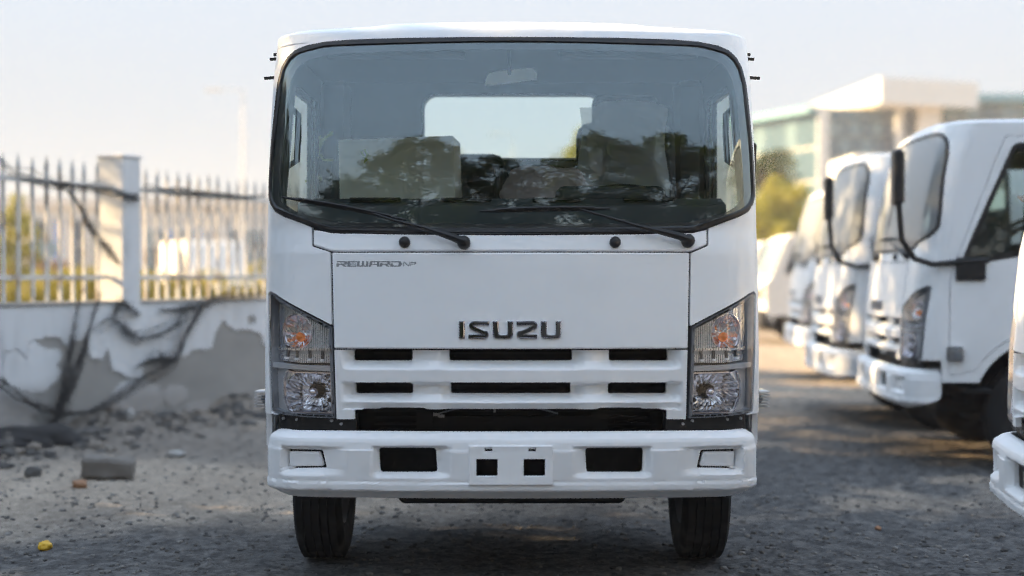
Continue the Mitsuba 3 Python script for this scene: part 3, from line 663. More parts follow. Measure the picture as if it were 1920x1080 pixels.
def build_bumper(R, P):
    zt, zb = uz(900, 815, fn=SB, w=WB, rc=RB)[1], uz(900, 940, fn=SB, w=WB, rc=RB)[1]
    ub = (WB-RB+RB*math.pi/2)+0.10
    zc = uz(800, 905, fn=SB, w=WB, rc=RB)[1]; ze = uz(800, 922, fn=SB, w=WB, rc=RB)[1]; zl = uz(800, 846, fn=SB, w=WB, rc=RB)[1]
    qa = np.linspace(0, math.pi/2, 10); cu = [(0.84+(ub-0.84)*math.sin(q), zb+0.10*(1-math.cos(q))) for q in qa]
    face = sg.Polygon([(-u, z) for u, z in cu[::-1]]+cu+[(ub, zt+0.004), (-ub, zt+0.004)])
    holes = [uzb([(529, 843), (603, 845), (611, 879), (530, 880)], 0.008), uzb([(1390, 843), (1316, 845), (1308, 879), (1389, 880)], 0.008),
             uzb([(707, 841), (816, 842), (819, 888), (710, 888)], 0.014), uzb([(1098, 842), (1209, 841), (1207, 888), (1101, 888)], 0.014)]
    sq = [uzb([(893, 861), (933, 861), (933, 893), (893, 893)], 0.003), uzb([(982, 861), (1022, 861), (1022, 893), (982, 893)], 0.003), uzb([(909, 839.5), (923, 839.5), (923, 847), (909, 847)], 0.002), uzb([(991, 839.5), (1005, 839.5), (1005, 847), (991, 847)], 0.002)]
    wide = sg.box(*uzb([(881, 838), (1035, 838), (1035, 905), (881, 905)]).buffer(-0.01).bounds)
    def dist_in(pp, u, z):     # 0 outside .. 1 well inside, over 3 cm
        return 1
    def box_soft(u, z, b, e):
        (u0, z0, u1, z1), (eu0, ez0, eu1, ez1) = b, e
        f = lambda x, a, c, ea, ec: np.clip(np.minimum((x-a)/ea, (c-x)/ec), 0, 1)
        return f(u, u0, u1, eu0, eu1)*f(z, z0, z1, ez0, ez1)
    pockets = []
    for s in (-1, 1):
        a = uz(960+s*(960-526), 836, fn=SB, w=WB, rc=RB); b = uz(960+s*(960-650), 892, fn=SB, w=WB, rc=RB)
        u0, u1 = sorted((a[0], b[0])); z0, z1 = sorted((a[1], b[1]))
        e = (0.008, 0.022, 0.16, 0.014) if s < 0 else (0.16, 0.022, 0.008, 0.014)
        pockets.append(((u0, z0, u1, z1), e, 0.030))
        a = uz(960+s*(960-697), 837, fn=SB, w=WB, rc=RB); b = uz(960+s*(960-846), 896, fn=SB, w=WB, rc=RB)
        u0, u1 = sorted((a[0], b[0])); z0, z1 = sorted((a[1], b[1]))
        e = (0.022, 0.016, 0.055, 0.010) if s < 0 else (0.055, 0.016, 0.022, 0.010)
        pockets.append(((u0, z0, u1, z1), e, 0.030))
    def prof(u, z):
        t = np.interp(z, [zb, zb+0.022, ze-0.012, ze, zc-0.006, zc, zc+0.006, zl, zl+0.004, zt-0.035, zt-0.020, zt, zt+0.004],
                      [-0.065, -0.034, -0.026, 0.002, 0.004, -0.003, 0.000, 0.001, -0.003, -0.008, -0.014, -0.045, -0.060])
        for b, e, d in pockets: t = t-d*box_soft(u, z, b, e)
        return t
    bp = P('bumper', warp(ext(face.difference(so.unary_union(holes+[wide])), -0.02, 0.0), on(SB, prof), 0.010), 'm_bumper', 28)
    for s in (-1, 1):
        q = [(534.5, 847.5), (597, 849), (604.5, 876), (535.5, 876)]
        g = uzb([(a if s < 0 else 1919-a, b) for a, b in q], 0.008)
        P('fog_lamp_cover', warp(chamf(g, -0.05, -0.024, 0.006), on(SB), 0.02), 'm_bumper', 35, bp)
        P('cover_clip', warp(ext(uzb([(a if s < 0 else 1919-a, b) for a, b in ((534, 876.5), (545, 876.5), (545, 879), (534, 879))]), -0.05, -0.020), on(SB), 0), 'm_white_bit', False, bp)
    pb = uzb([(879, 836), (1037, 836), (1037.5, 909.5), (879, 909.5)], 0.002).difference(so.unary_union(sq))
    pk = P('plate_bracket', warp(chamf(pb, -0.02, 0.006, 0.003), on(SB, lambda u, z: 0.010*np.clip((zl-z)/(zl-ze), 0, 1)), 0.02), 'm_bumper', 30, bp)
    for x in (905, 1009):
        g = uzb([(x-5, 839.5), (x+5, 839.5), (x+5, 847), (x-5, 847)])
        P('plate_nut', warp(ext(g.difference(sg.Point(g.centroid).buffer(0.0035)), -0.012, 0.0), on(SB), 0), 'm_steel', False, bp)
    P('bumper_back', warp(ext(sg.box(-0.95, zb+0.02, 0.95, zt-0.03), -0.16, -0.14), on(SB), 0.06), 'm_dark', 30, bp)
truck = build_truck('large white cab-over truck facing the camera in the middle of the yard')

# ================================================================ GROUND
def at(px, py, Z): return np.array([(px-960)*Z/F, Z-D, H+(YH-py)*Z/F])
WP0, WD = np.array([-4.05, 5.24]), np.array([0.408, 0.913])          # boundary wall: a point and its direction
WN = np.array([0.913, -0.408])                                        # towards the yard
def wall_dist(x, y): return (x-WP0[0])*WN[0]+(y-WP0[1])*WN[1]
def ground_z(x, y):
    p = np.stack([x, y, 0*x], -1)
    near = np.clip(1-(np.hypot(x, y-2)-14)/20, 0, 1)
    z = near*(0.050*(meshkit.fbm(p*0.8, 4, 1)-0.5)+0.030*(meshkit.fbm(p*4.5, 4, 2)-0.5)+0.014*(meshkit.fbm(p*17, 3, 5)-0.5))
    dw = wall_dist(x, y)
    z += near*np.where(dw > -0.3, 0.20*np.exp(-(np.maximum(dw-0.1, 0)/0.42)**2)*(meshkit.fbm(p*1.9, 4, 9)*1.5-0.25), 0)
    rut = 0.020*np.exp(-((x+0.87)/0.14)**2)+0.020*np.exp(-((x-0.87)/0.14)**2)+0.015*np.exp(-((x-0.35*y+3.2)/0.16)**2)
    flat = np.exp(-((np.abs(x)-0.87)/0.35)**2-((y-1.02)/0.5)**2)
    return (z-near*rut)*(1-flat)-0.006*flat
def graded(a, b, d, out, g=1.18):
    m = list(np.arange(a, b+d/2, d)); s = d; lo, hi = [], []
    x = b
    while x < out: s *= g; x += s; hi.append(x)
    s, x = d, a
    while x > -out: s *= g; x -= s; lo.append(x)
    return np.array(lo[::-1]+m+hi)
gx, gy = graded(-5.5, 5.5, 0.030, 900), graded(-2.6, 12.0, 0.038, 900)
X, Y = np.meshgrid(gx, gy, indexing='ij'); GZ = ground_z(X, Y)
V = np.stack([X, Y, GZ], -1).reshape(-1, 3); nx, ny = len(gx), len(gy)
I, J = np.meshgrid(np.arange(nx-1), np.arange(ny-1), indexing='ij'); q = (I*ny+J).ravel()
Fg = np.vstack([np.stack([q, q+ny, q+ny+1], 1), np.stack([q, q+ny+1, q+1], 1)])
def ground_fn(p, n, uv):
    a = fbm(p.x*0.55, p.y*0.40, 0.0, 4)
    b = fbm(p.x*2.6+7, p.y*2.0, 3.0, 4)
    f = fbm(p.x*23, p.y*23, 1.0, 3)
    g = noise(p.x*75, p.y*75, 0.0)
    sand = mix((0.27, 0.222, 0.178), (0.44, 0.375, 0.305), b)
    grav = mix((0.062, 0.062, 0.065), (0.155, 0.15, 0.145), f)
    near = smoothstep(2.7, 1.1, p.y+1.3*(b-0.5))                       # dark gravel, its tone also painting deeper shade under and before the truck
    right = smoothstep(0.6, 1.6, p.x+1.2*(a-0.5))*smoothstep(11.0, 7.0, p.y)
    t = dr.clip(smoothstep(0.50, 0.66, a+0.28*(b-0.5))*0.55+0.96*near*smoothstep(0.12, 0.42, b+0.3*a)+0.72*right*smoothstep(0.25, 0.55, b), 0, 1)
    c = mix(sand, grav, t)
    return c*(0.66+0.42*g+0.55*(f-0.5)+0.25*noise(p.x*160, p.y*160, 4.0))
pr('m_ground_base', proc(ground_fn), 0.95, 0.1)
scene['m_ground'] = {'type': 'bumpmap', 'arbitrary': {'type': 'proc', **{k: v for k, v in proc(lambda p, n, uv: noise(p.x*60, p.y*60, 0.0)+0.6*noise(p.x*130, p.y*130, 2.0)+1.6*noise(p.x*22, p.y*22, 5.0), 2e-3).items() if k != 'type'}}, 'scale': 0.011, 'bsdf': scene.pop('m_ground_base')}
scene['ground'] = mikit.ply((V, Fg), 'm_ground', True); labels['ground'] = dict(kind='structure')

rng = np.random.default_rng(11)
def stone(r, seed, flat=0.65, sub=1):
    m = trimesh.creation.icosphere(sub, r); g = np.random.default_rng(seed)
    v = np.array(m.vertices)/r
    v = v*(0.72+0.55*meshkit.noise(v*1.7+seed*3.1, seed)[:, None]); v = v*g.uniform(0.75, 1.25, 3)*np.array([1, 1, flat])
    a = g.uniform(0, 6.28); c, s = math.cos(a), math.sin(a)
    v = v@np.array([[c, -s, 0], [s, c, 0], [0, 0, 1]])
    return v*r, np.array(m.faces)
variants = [stone(1.0, k, sub=0 if k % 3 else 1) for k in range(14)]
def scatter(n, xy, rlo, rhi, power):
    vs, fs, o = [], [], 0
    P2 = np.array([xy() for _ in range(n)]); zz_ = ground_z(P2[:, 0], P2[:, 1])
    for (x, y), z in zip(P2, zz_):
        r = rlo+(rhi-rlo)*rng.random()**power
        v, f = variants[rng.integers(len(variants))]
        vs.append(v*r+np.array([x, y, z+0.15*r])); fs.append(f+o); o += len(v)
    return trimesh.Trimesh(np.vstack(vs), np.vstack(fs), process=False)
def anywhere():
    while True:
        y = -2.4+16*rng.random()**1.5; x = rng.uniform(-0.40, 0.40)*(y+D)*1.05
        if wall_dist(x, y) > 0.05: return x, y
def by_wall():
    s = rng.uniform(-1.5, 6.0); d = 0.12+abs(rng.normal(0, 0.40)); p = WP0+WD*s+WN*d
    return p[0], p[1]
single('pebbles', None, None, scatter(9000, anywhere, 0.003, 0.020, 3.6), 'm_pebble', False, kind='stuff')
pr('m_darkstone', proc(lambda p, n, uv: mix((0.05, 0.05, 0.052), (0.15, 0.14, 0.13), fbm(p.x*12, p.y*12, p.z*12, 3))), 0.9, 0.15)
single('gravel', None, None, scatter(9000, anywhere, 0.003, 0.017, 3.0), 'm_darkstone', False, kind='stuff')
single('rubble', None, None, scatter(420, by_wall, 0.008, 0.07, 3.0), 'm_ground', False, kind='stuff')
single('earth_clods', None, None, scatter(420, by_wall, 0.015, 0.08, 2.0), 'm_darkstone', False, kind='stuff')
def gpt(px, py): Z = 1.35*F/(py-YH); return (px-960)*Z/F, Z-D
for (px, py, r, lab, mat, fl) in ((62, 886, 0.055, 'dark rounded stone near the left edge of the yard', 'm_darkstone', 0.8), (148, 905, 0.05, 'brownish stone left of the broken concrete block', 'm_brown', 0.6), (243, 806, 0.045, 'pale upright stone against the foot of the wall', 'm_concrete', 1.3),
                                  (1647, 986, 0.018, 'small brown clod lying alone on grey gravel at lower right', 'm_brown', 0.7), (12, 872, 0.05, 'dark clod at the far left edge below the net heap', 'm_darkstone', 0.6), (330, 845, 0.06, 'flat grey stone in the dirt between block and truck', 'm_concrete', 0.4)):
    x, y = gpt(px, py+8); v, f = stone(r, int(px), fl, 2)
    single('stone', lab, 'stone', (v+np.array([x, y, float(ground_z(np.array([x]), np.array([y]))[0])+r*fl*0.5]), f), mat, True)
x, y = gpt(203, 897)
blk = box(0, 0, 0, 0.34, 0.18, 0.13, 0.02).subdivide().subdivide()
blk.vertices = blk.vertices+0.018*(meshkit.noise(np.array(blk.vertices)*16, 4)[:, None]-0.5)*np.sign(blk.vertices)
blk.apply_transform(trimesh.transformations.euler_matrix(0.06, 0.05, 0.15)); blk.apply_translation([x, y, 0.075])
single('concrete_block', 'broken grey concrete block lying in the dirt at left', 'concrete block', blk, 'm_block', 25)
def fruit(x, y, r, lab):
    v, f = stone(r, 5, 0.85, 3)
    single('fallen_fruit', lab, 'fruit', (v*0.9+np.array([x, y, float(ground_z(np.array([x]), np.array([y]))[0])+0.5*r]), f), 'm_yellow', True)
fruit(*gpt(82, 1030), 0.034, 'yellow fallen fruit on grey gravel at lower left'); fruit(*gpt(227, 892), 0.036, 'orange-yellow fruit beside the broken concrete block')

# ================================================================ BOUNDARY WALL, FENCE, NET
def wpt(s, d, z): p = WP0+WD*s+WN*d; return np.array([p[0], p[1], z])
def wallpx(px, py, off):
    n3 = np.array([WN[0], WN[1], 0]); p0 = wpt(0, off, 0); o = np.array([0, -D, H]); d = np.array([(px-960)/F, 1, (YH-py)/F])
    return o+d*(np.dot(p0-o, n3)/np.dot(d, n3))
def wbox(s0, s1, d0, d1, z0, z1, bev=0.0):
    m = box((s0+s1)/2, (d0+d1)/2, (z0+z1)/2, s1-s0, d1-d0, z1-z0, bev); v = np.array(m.vertices)
    m.vertices = WP0[0]*np.array([1, 0, 0])+WP0[1]*np.array([0, 1, 0])+v[:, :1]*np.array([WD[0], WD[1], 0])+v[:, 1:2]*np.array([WN[0], WN[1], 0])+v[:, 2:]*np.array([0, 0, 1])
    m.fix_normals(); return m
def on_wall(v): return np.stack([WP0[0]+WD[0]*v[:, 0]+WN[0]*v[:, 2], WP0[1]+WD[1]*v[:, 0]+WN[1]*v[:, 2], v[:, 1]], 1)
wl = thing('boundary_wall', 'low concrete boundary wall with peeling white plaster left of the truck', 'wall')
part(wl, 'core', wbox(-13, 8.6, -0.20, 0.0, -0.2, 1.10), 'm_concrete', False)
ss = np.linspace(-3.0, 8.6, 420)
edge_px = [(0, 655), (30, 650), (45, 672), (55, 640), (95, 632), (115, 665), (130, 640), (160, 636), (165, 672), (188, 670), (200, 650), (208, 690), (232, 705), (262, 712), (268, 682), (300, 672), (340, 668), (365, 655), (395, 652), (400, 622), (415, 602), (430, 616), (470, 620), (490, 630)]
E_s, E_z = [], []
for a, b in edge_px:
    p = wallpx(a, b, 0.0); E_s.append((p[0]-WP0[0])*WD[0]+(p[1]-WP0[1])*WD[1]); E_z.append(p[2])
ez = np.interp(ss, E_s, E_z)+0.05*(meshkit.fbm(np.stack([ss*26, 0*ss, 0*ss], -1), 3, 6)-0.5)+0.06*(meshkit.fbm(np.stack([ss*6, 0*ss, 0*ss], -1), 4, 3)-0.5)
far = (ss < min(E_s)) | (ss > max(E_s)); ez = np.where(far, 0.55+0.5*(meshkit.fbm(np.stack([ss*2, 0*ss, 0*ss], -1), 4, 8)-0.5), ez)
upper = sg.Polygon(np.vstack([np.stack([ss, ez], 1), [[8.6, 1.10], [-3.0, 1.10]]])).buffer(0)
def blob(px, py, rx, rz, seed):
    p = wallpx(px, py, 0.0); s = (p[0]-WP0[0])*WD[0]+(p[1]-WP0[1])*WD[1]; a = np.linspace(0, 2*math.pi, 60)[:-1]
    k = 0.7+0.6*meshkit.fbm(np.stack([np.cos(a)*2+seed, np.sin(a)*2, 0*a], -1), 3, seed)
    return sg.Polygon(np.stack([s+rx*k*np.cos(a), p[2]+rz*k*np.sin(a)], 1)).buffer(0)
patches = [blob(55, 690, 0.34, 0.22, 2), blob(20, 770, 0.30, 0.16, 3), blob(255, 745, 0.34, 0.17, 4), blob(325, 740, 0.18, 0.10, 5), blob(215, 770, 0.22, 0.09, 7), blob(370, 762, 0.22, 0.05, 8)]
upper = upper.difference(so.unary_union([blob(85, 655, 0.22, 0.1, 12), blob(470, 600, 0.08, 0.05, 13)]))
part(wl, 'plaster', trimesh.Trimesh(on_wall(meshkit.arrays(ext(upper, -0.01, 0.016))[0]), meshkit.arrays(ext(upper, -0.01, 0.016))[1], process=False), 'm_plaster', False, label='white plaster left on the upper half of the wall')
for g in patches:
    m = ext(g.difference(upper.buffer(0.01)), -0.01, 0.013); v, f, _ = meshkit.arrays(m)
    if len(f): part(wl, 'plaster_patch', trimesh.Trimesh(on_wall(v), f, process=False), 'm_plaster', False)
part(wl, 'plaster_far', wbox(-13, -3.0, 0.0, 0.014, 0.5, 1.10), 'm_plaster', False)
part(wl, 'coping', wbox(-13, 8.6, -0.225, 0.03, 1.102, 1.135, 0.006), 'm_concrete', False)
PIL = [-2.55, 1.42, 5.4]
for s, lab in zip(PIL, ('white square fence pillar outside the frame at left', 'white square pillar standing in the fence left of the truck', 'white fence pillar hidden behind the truck cab')):
    if s != 1.42: continue
    k = thing('fence_pillar', lab, 'pillar')
    part(k, 'shaft', wbox(s, s+0.24, -0.245, 0.035, 1.0, 2.40, 0.008), 'm_plaster', False)
    part(k, 'cap', wbox(s-0.012, s+0.252, -0.257, 0.047, 2.402, 2.43, 0.008), 'm_plaster', False)
def fence(s0, s1, lab, step=0.158):
    k = thing('metal_fence', lab, 'fence')
    for z in (1.34, 2.14): part(k, 'rail', wbox(s0, s1, -0.125, -0.085, z-0.02, z+0.02), 'm_fence', False)
    for s in np.arange(s0+0.08, s1-0.02, step):
        s += rng.normal(0, 0.006); h = 2.33+rng.normal(0, 0.008); ln = rng.normal(0, 0.006)
        b = cat(wbox(s-0.013, s+0.013, -0.118+ln, -0.092+ln, 1.14, h-0.09))
        tip = trimesh.creation.cone(0.026, 0.12, sections=6); p = wpt(s, -0.105+ln, h-0.09); tip.apply_translation(p)
        part(k, 'bar', cat(b, tip), 'm_fence', False)
fence(-2.3, 1.41, 'pale spear-topped bar fence left of the square pillar'); fence(1.665, 5.4, 'pale spear-topped bar fence between the square pillar and the truck')
net = thing('shade_net', 'torn black shade net hanging in strands over fence and wall', 'net')
def strand(pts, w, off=0.10, fuzz=3, seed=0):
    g = np.random.default_rng(seed+5); P3 = np.array([wallpx(a, b, off) for a, b in pts]); t = np.linspace(0, 1, len(pts)); tt = np.linspace(0, 1, 8*len(pts))
    from scipy.interpolate import PchipInterpolator
    c = PchipInterpolator(t, P3)(tt); r = np.interp(tt, t, np.array(w)*0.5)*(P3[:, 1].mean()+D)/F*0.56
    ms = []
    for i in range(2):
        o = np.cumsum(g.normal(0, 0.005, c.shape), 0); o -= o.mean(0); k = 0.55+0.5*meshkit.noise(np.stack([tt*14, 0*tt+i*3.3, 0*tt], -1), seed)
        ms.append(tube(c+o+g.normal(0, 0.006, 3), np.maximum(r*k*(0.62 if i == 0 else 0.4), 0.003), 7))
    rm = float(r.mean())
    for i in range(22):                                           # loose threads of the net, sagging beside the strand
        j = g.integers(0, max(1, len(c)-8)); n = g.integers(7, 10+len(c)//2); seg = c[j:j+n]; u = np.linspace(0, 1, len(seg))
        if len(seg) < 6: continue
        w_ = np.sin(np.pi*u)[:, None]*g.normal(0, 1, 3)*np.array([0.8, 0.4, 1.0])*(1.2*rm+0.02)+np.array([0, 0, -1])*np.sin(np.pi*u)[:, None]*abs(g.normal(0, 0.02))
        ms.append(tube(seg+w_+np.cumsum(g.normal(0, 0.003, seg.shape), 0)+g.normal(0, 0.5*rm, 3), g.uniform(0.0018, 0.0042), 5))
    part(net, 'strand', cat(ms), 'm_net', 40)
strand([(-30, 290), (0, 300), (20, 328), (60, 336), (115, 345), (180, 350), (240, 366), (262, 372)], [5, 5, 8, 7, 14, 10, 6, 6], 0.06, seed=1)
strand([(262, 355), (300, 356), (340, 358), (400, 362), (450, 366), (500, 368)], [7, 7, 8, 9, 9, 9], 0.02, seed=2)
strand([(118, 345), (150, 385), (172, 425), (200, 465), (225, 495)], [12, 10, 8, 3, 2], 0.06, seed=3)
strand([(186, 545), (180, 575), (165, 632), (142, 700), (112, 772), (82, 832)], [8, 10, 12, 13, 16, 24], 0.09, 4, seed=4)
strand([(150, 545), (142, 590), (132, 650), (120, 720), (105, 785)], [4, 5, 6, 5, 6], 0.09, seed=5)
strand([(-20, 700), (0, 713), (50, 748), (110, 772), (165, 772), (200, 756), (260, 716), (320, 682), (348, 632), (375, 588), (400, 562), (440, 552), (500, 549)], [18, 18, 15, 17, 15, 13, 14, 17, 14, 15, 14, 9, 10], 0.10, 4, seed=6)
strand([(182, 624), (216, 600), (245, 627), (268, 634), (322, 614), (352, 586)], [7, 7, 8, 7, 8, 9], 0.07, seed=7)
strand([(216, 600), (228, 566), (240, 572), (262, 590)], [5, 4, 6, 4], 0.07, seed=8)
strand([(300, 580), (340, 578), (380, 572)], [3, 4, 4], 0.06, seed=9)
strand([(262, 690), (300, 672), (330, 676)], [9, 16, 12], 0.08, seed=10)
hp = [wallpx(a, b, 0.35) for a, b in ((10, 838), (35, 832), (62, 830), (85, 836))]
ms = []
for i, p in enumerate(hp):
    v, f = stone(0.19+0.05*(i % 2), 30+i, 0.45, 3); v = v*(1+0.25*(meshkit.fbm(v*14, 4, i)-0.5)[:, None]); ms.append((v+np.array([p[0], p[1], 0.07]), f))
part(net, 'heap', cat(ms), 'm_net', 40)

# ================================================================ PLANTS
def leaves(c, L, w, rngl, up=0.0):
    n = len(c); d = rngl.normal(0, 1, (n, 3)); d[:, 2] += up; d /= np.linalg.norm(d, axis=1, keepdims=True)
    s = np.cross(d, rngl.normal(0, 1, (n, 3))); s /= np.linalg.norm(s, axis=1, keepdims=True)+1e-9
    l = L*rngl.uniform(0.7, 1.3, (n, 1)); ww = w*rngl.uniform(0.7, 1.3, (n, 1))
    v = np.stack([c-d*l/2, c+s*ww/2, c+d*l/2, c-s*ww/2], 1).reshape(-1, 3); q = np.arange(n)*4
    return v, np.vstack([np.stack([q, q+1, q+2], 1), np.stack([q, q+2, q+3], 1)])
def crown_tree(seed, h, r, trunk, nclump, nleaf, L=0.13, wl_=0.05, narrow=1.0, lean=0.0):
    g = np.random.default_rng(seed); cl, tubes_ = [], []
    top = np.array([g.normal(0, 0.2), g.normal(0, 0.2), trunk])
    tubes_.append(tube([(0, 0, -0.2), (top[0]*0.4, top[1]*0.4, trunk*0.5), top, (top[0]*1.4, top[1]*1.4, h*0.8)], [0.035*h*0.5, 0.028*h*0.5, 0.022*h*0.5, 0.03], 9))
    for i in range(nclump):
        f = (i+0.5)/nclump; z = trunk*0.8+(h-trunk*0.8)*f
        env = math.sin(math.pi*min(1, 0.18+0.82*f)**0.9)**0.75 if narrow > 0.6 else (1-f)**0.65*min(1, f*5+0.3)
        a = i*2.39996+g.uniform(-0.5, 0.5); rr = r*env*g.uniform(0.35, 1.0)
        c = np.array([top[0]+rr*math.cos(a), top[1]+rr*math.sin(a), z+g.normal(0, 0.15)]); cl.append((c, r*g.uniform(0.20, 0.42)*(0.6+0.4*env)))
        mid = top*0.6+np.array([0, 0, (z-trunk)*0.5])+0.35*(c-top)*np.array([1, 1, 0.2])
        tubes_.append(tube([top*np.array([1, 1, 0])+np.array([0, 0, max(trunk*0.7, z-0.5*(h-trunk)*0.6)]), mid*0.5+c*0.5-np.array([0, 0, 0.1]), c], [0.010*h*0.6, 0.006*h*0.6, 0.012], 6))
    w8 = np.array([q**2 for _, q in cl]); num = np.maximum(20, (nleaf*w8/w8.sum()).astype(int)); pts = []
    for (c, q), n in zip(cl, num):
        sub = g.normal(0, 1, (max(3, n//60), 3)); sub /= np.linalg.norm(sub, axis=1, keepdims=True); sub = c+sub*q*g.uniform(0.4, 1.0, (len(sub), 1))*np.array([1, 1, 0.75 if narrow > 0.6 else 1.5])
        pts.append(sub[g.integers(0, len(sub), n)]+g.normal(0, 0.16*q+0.05, (n, 3)))
    return cat(tubes_), leaves(np.vstack(pts), L, wl_, g, 0.3)
def tree(name, lab, cat_, mesh, x, y, leafm, group=None, rz=0.0, s=1.0):
    k = thing(name, lab, cat_, group); tr = place(x, y, 0, rz, s)
    if (id(mesh), leafm) not in TC: TC[id(mesh), leafm] = (mikit.ply(mesh[0], 'm_bark', 40), mikit.ply(mesh[1], leafm, False))
    for n, sh in zip(('trunk', 'crown'), TC[id(mesh), leafm]):
        scene[f'{k}__{n}'] = {**sh, 'to_world': tr}; PARTS[k].append(f'{k}__{n}')
    return k
TC = {}
broad = [crown_tree(1, 9.5, 3.0, 2.4, 46, 15000, 0.24, 0.085), crown_tree(2, 8.6, 2.6, 2.0, 42, 14000, 0.24, 0.085)]
tall = crown_tree(15, 9.6, 2.6, 7.0, 34, 12000, 0.22, 0.08)  # added unseen tree, crown shaped to shade the row yet leave the pillar lit
slim = crown_tree(3, 10.5, 0.95, 1.5, 46, 11000, 0.17, 0.075, 0.4)
yard = [(-15.5, -11.5, 0, 0, 0.95), (-11.0, -12.6, 1, 70, 0.85), (-5.2, -12.9, 0, 130, 0.62), (-2.8, -12.7, 1, 200, 1.0), (-0.5, -13.4, 0, 250, 0.78), (3.0, -12.8, 1, 310, 1.06), (5.5, -13.2, 0, 20, 0.98), (11.4, -12.6, 1, 260, 0.92), (15.4, -11.5, 0, 100, 0.9), (-12.8, -5.2, 1, 10, 0.8), (-11.2, -2.6, 0, 80, 0.75), (-9.8, 0.3, 1, 150, 0.78), (-9.0, 2.9, 0, 300, 0.76), (-13.0, 1.4, 1, 40, 0.85), (-9.9, 4.9, 1, 210, 0.70), (-12.7, 3.9, 0, 15, 0.85)]  # the last two are added to block sun patches on the ground
ORD = ['farthest left', 'second from the left', 'third from the left', 'fourth from the left', 'in the middle', 'fourth from the right', 'third from the right', 'second from the right', 'farthest right']
for i, (x, y, k, rz, sc) in enumerate(yard):
    lab = f'broad dark tree mirrored in the windscreen, {ORD[i]} in its row' if i < 9 else ('broad shade tree beyond the wall, nearest the photographer', 'broad shade tree beyond the wall, second from the photographer', 'broad shade tree beyond the wall, level with the truck bumper', 'low broad shade tree beyond the wall, nearest the fence in view', 'broad shade tree set back behind the tree level with the bumper', 'small broad tree added out of view to block sun patches, under the high crowns', 'broad tree added to block sun streaks, set back behind the low tree nearest the fence')[i-9]
    tree('broad_tree', lab, 'tree', broad[k], x, y, 'm_leaf', 'broad trees round the yard', rz, sc)
for i, (x, y, rz, sc) in enumerate(((-9.8, 5.3, 0, 1.0), (-10.2, 10.2, 130, 0.95), (-12.6, 13.6, 220, 0.9))):
    tree('added_shade_tree', ('bare-trunked high-crowned tree added out of view for shade, level with the pillar', 'bare-trunked high-crowned tree added out of view for shade, middle of three', 'bare-trunked high-crowned tree added out of view for shade, farthest of three')[i], 'tree', tall, x, y, 'm_leaf', 'high-crowned shade trees added out of view', rz, sc)
for i, (x, y, rz) in enumerate(((7.9, -10.9, 0), (9.8, -10.2, 90), (12.2, -8.4, 200), (13.6, -6.0, 40), (-7.9, -10.6, 10), (-10.2, -9.2, 120))):
    lab = ('narrow upright tree mirrored right of the steering wheel', 'narrow upright tree mirrored second from the right pillar', 'narrow upright tree mirrored next to the right pillar', 'narrow upright tree farthest right of the slim trees', 'narrow upright tree mirrored at the left end of the windscreen', 'narrow upright tree farthest left of the slim trees')[i]
    tree('slim_tree', lab, 'tree', slim, x, y, 'm_leaf', 'slim trees mirrored in the windscreen', rz)
g0 = np.random.default_rng(21)
def bush_mesh(w, d, h, n, seed, L=0.10, wl_=0.035, lumps=14):
    g = np.random.default_rng(seed); c = np.stack([g.uniform(-w/2, w/2, lumps), g.uniform(-d/2, d/2, lumps), g.uniform(0.25, 0.82, lumps)*h], 1)
    i = g.integers(0, lumps, n); dd = g.normal(0, 1, (n, 3)); dd /= np.linalg.norm(dd, axis=1, keepdims=True)
    p = c[i]+dd*g.uniform(0.5, 1.0, (n, 1))**0.5*np.array([w/lumps*1.6+0.25*h, d*0.4, h*0.30]); p[:, 2] = np.abs(p[:, 2])
    st = [tube([(x*0.6, y*0.6, -0.1), (x*0.8, y*0.8, z*0.6), (x, y, z)], [0.025, 0.018, 0.006], 5) for x, y, z in c]
    return cat(st), leaves(p, L, wl_, g, 0.8)
for i, (px0, px1, Z, h) in enumerate(((-30, 120, 20, 1.52), (95, 190, 21, 1.45), (240, 380, 21, 1.45), (350, 510, 22, 1.55))):
    a, b = at(px0, 520, Z), at(px1, 520, Z); w = b[0]-a[0]; m = bush_mesh(w, 0.8, h, 5200, 40+i, 0.15, 0.03, 18)
    k = thing('hedge', ('yellowish hedge beyond the wall at the far left', 'yellowish hedge beyond the wall just left of the pillar', 'yellowish hedge beyond the wall just right of the pillar', 'yellowish hedge beyond the wall next to the truck')[i], 'hedge')
    tr = place((a[0]+b[0])/2, Z-D)
    for n, mm, bm in (('stem', m[0], 'm_bark'), ('foliage', m[1], 'm_grass')):
        kk = part(k, n, mm, bm, False); scene[kk]['to_world'] = tr
small = crown_tree(8, 3.6, 1.0, 0.9, 20, 9000, 0.13, 0.06)
p = at(52, 500, 46); tree('bush_tree', 'small yellow-green tree before the blue shop front at left', 'tree', small, p[0], p[1], 'm_leaf_light')
mid = crown_tree(9, 5.0, 2.0, 0.9, 34, 22000, 0.20, 0.08)
p = at(1462, 430, 56); tree('garden_tree', 'sunlit yellow-green tree before the glass office building', 'tree', mid, p[0], p[1], 'm_leaf_light', None, 40)
p = at(1415, 430, 60); tree('garden_tree', 'sunlit green tree half hidden by the right pillar of the truck', 'tree', mid, p[0]+0.6, p[1], 'm_leaf_light', None, 160, 0.9)
farT = crown_tree(12, 7.6, 2.0, 2.2, 30, 9000, 0.22, 0.09)
p = at(1093, 300, 60); tree('feathery_tree', 'pale tree seen through the rear window of the truck', 'tree', farT, p[0], p[1], 'm_leaf_light')
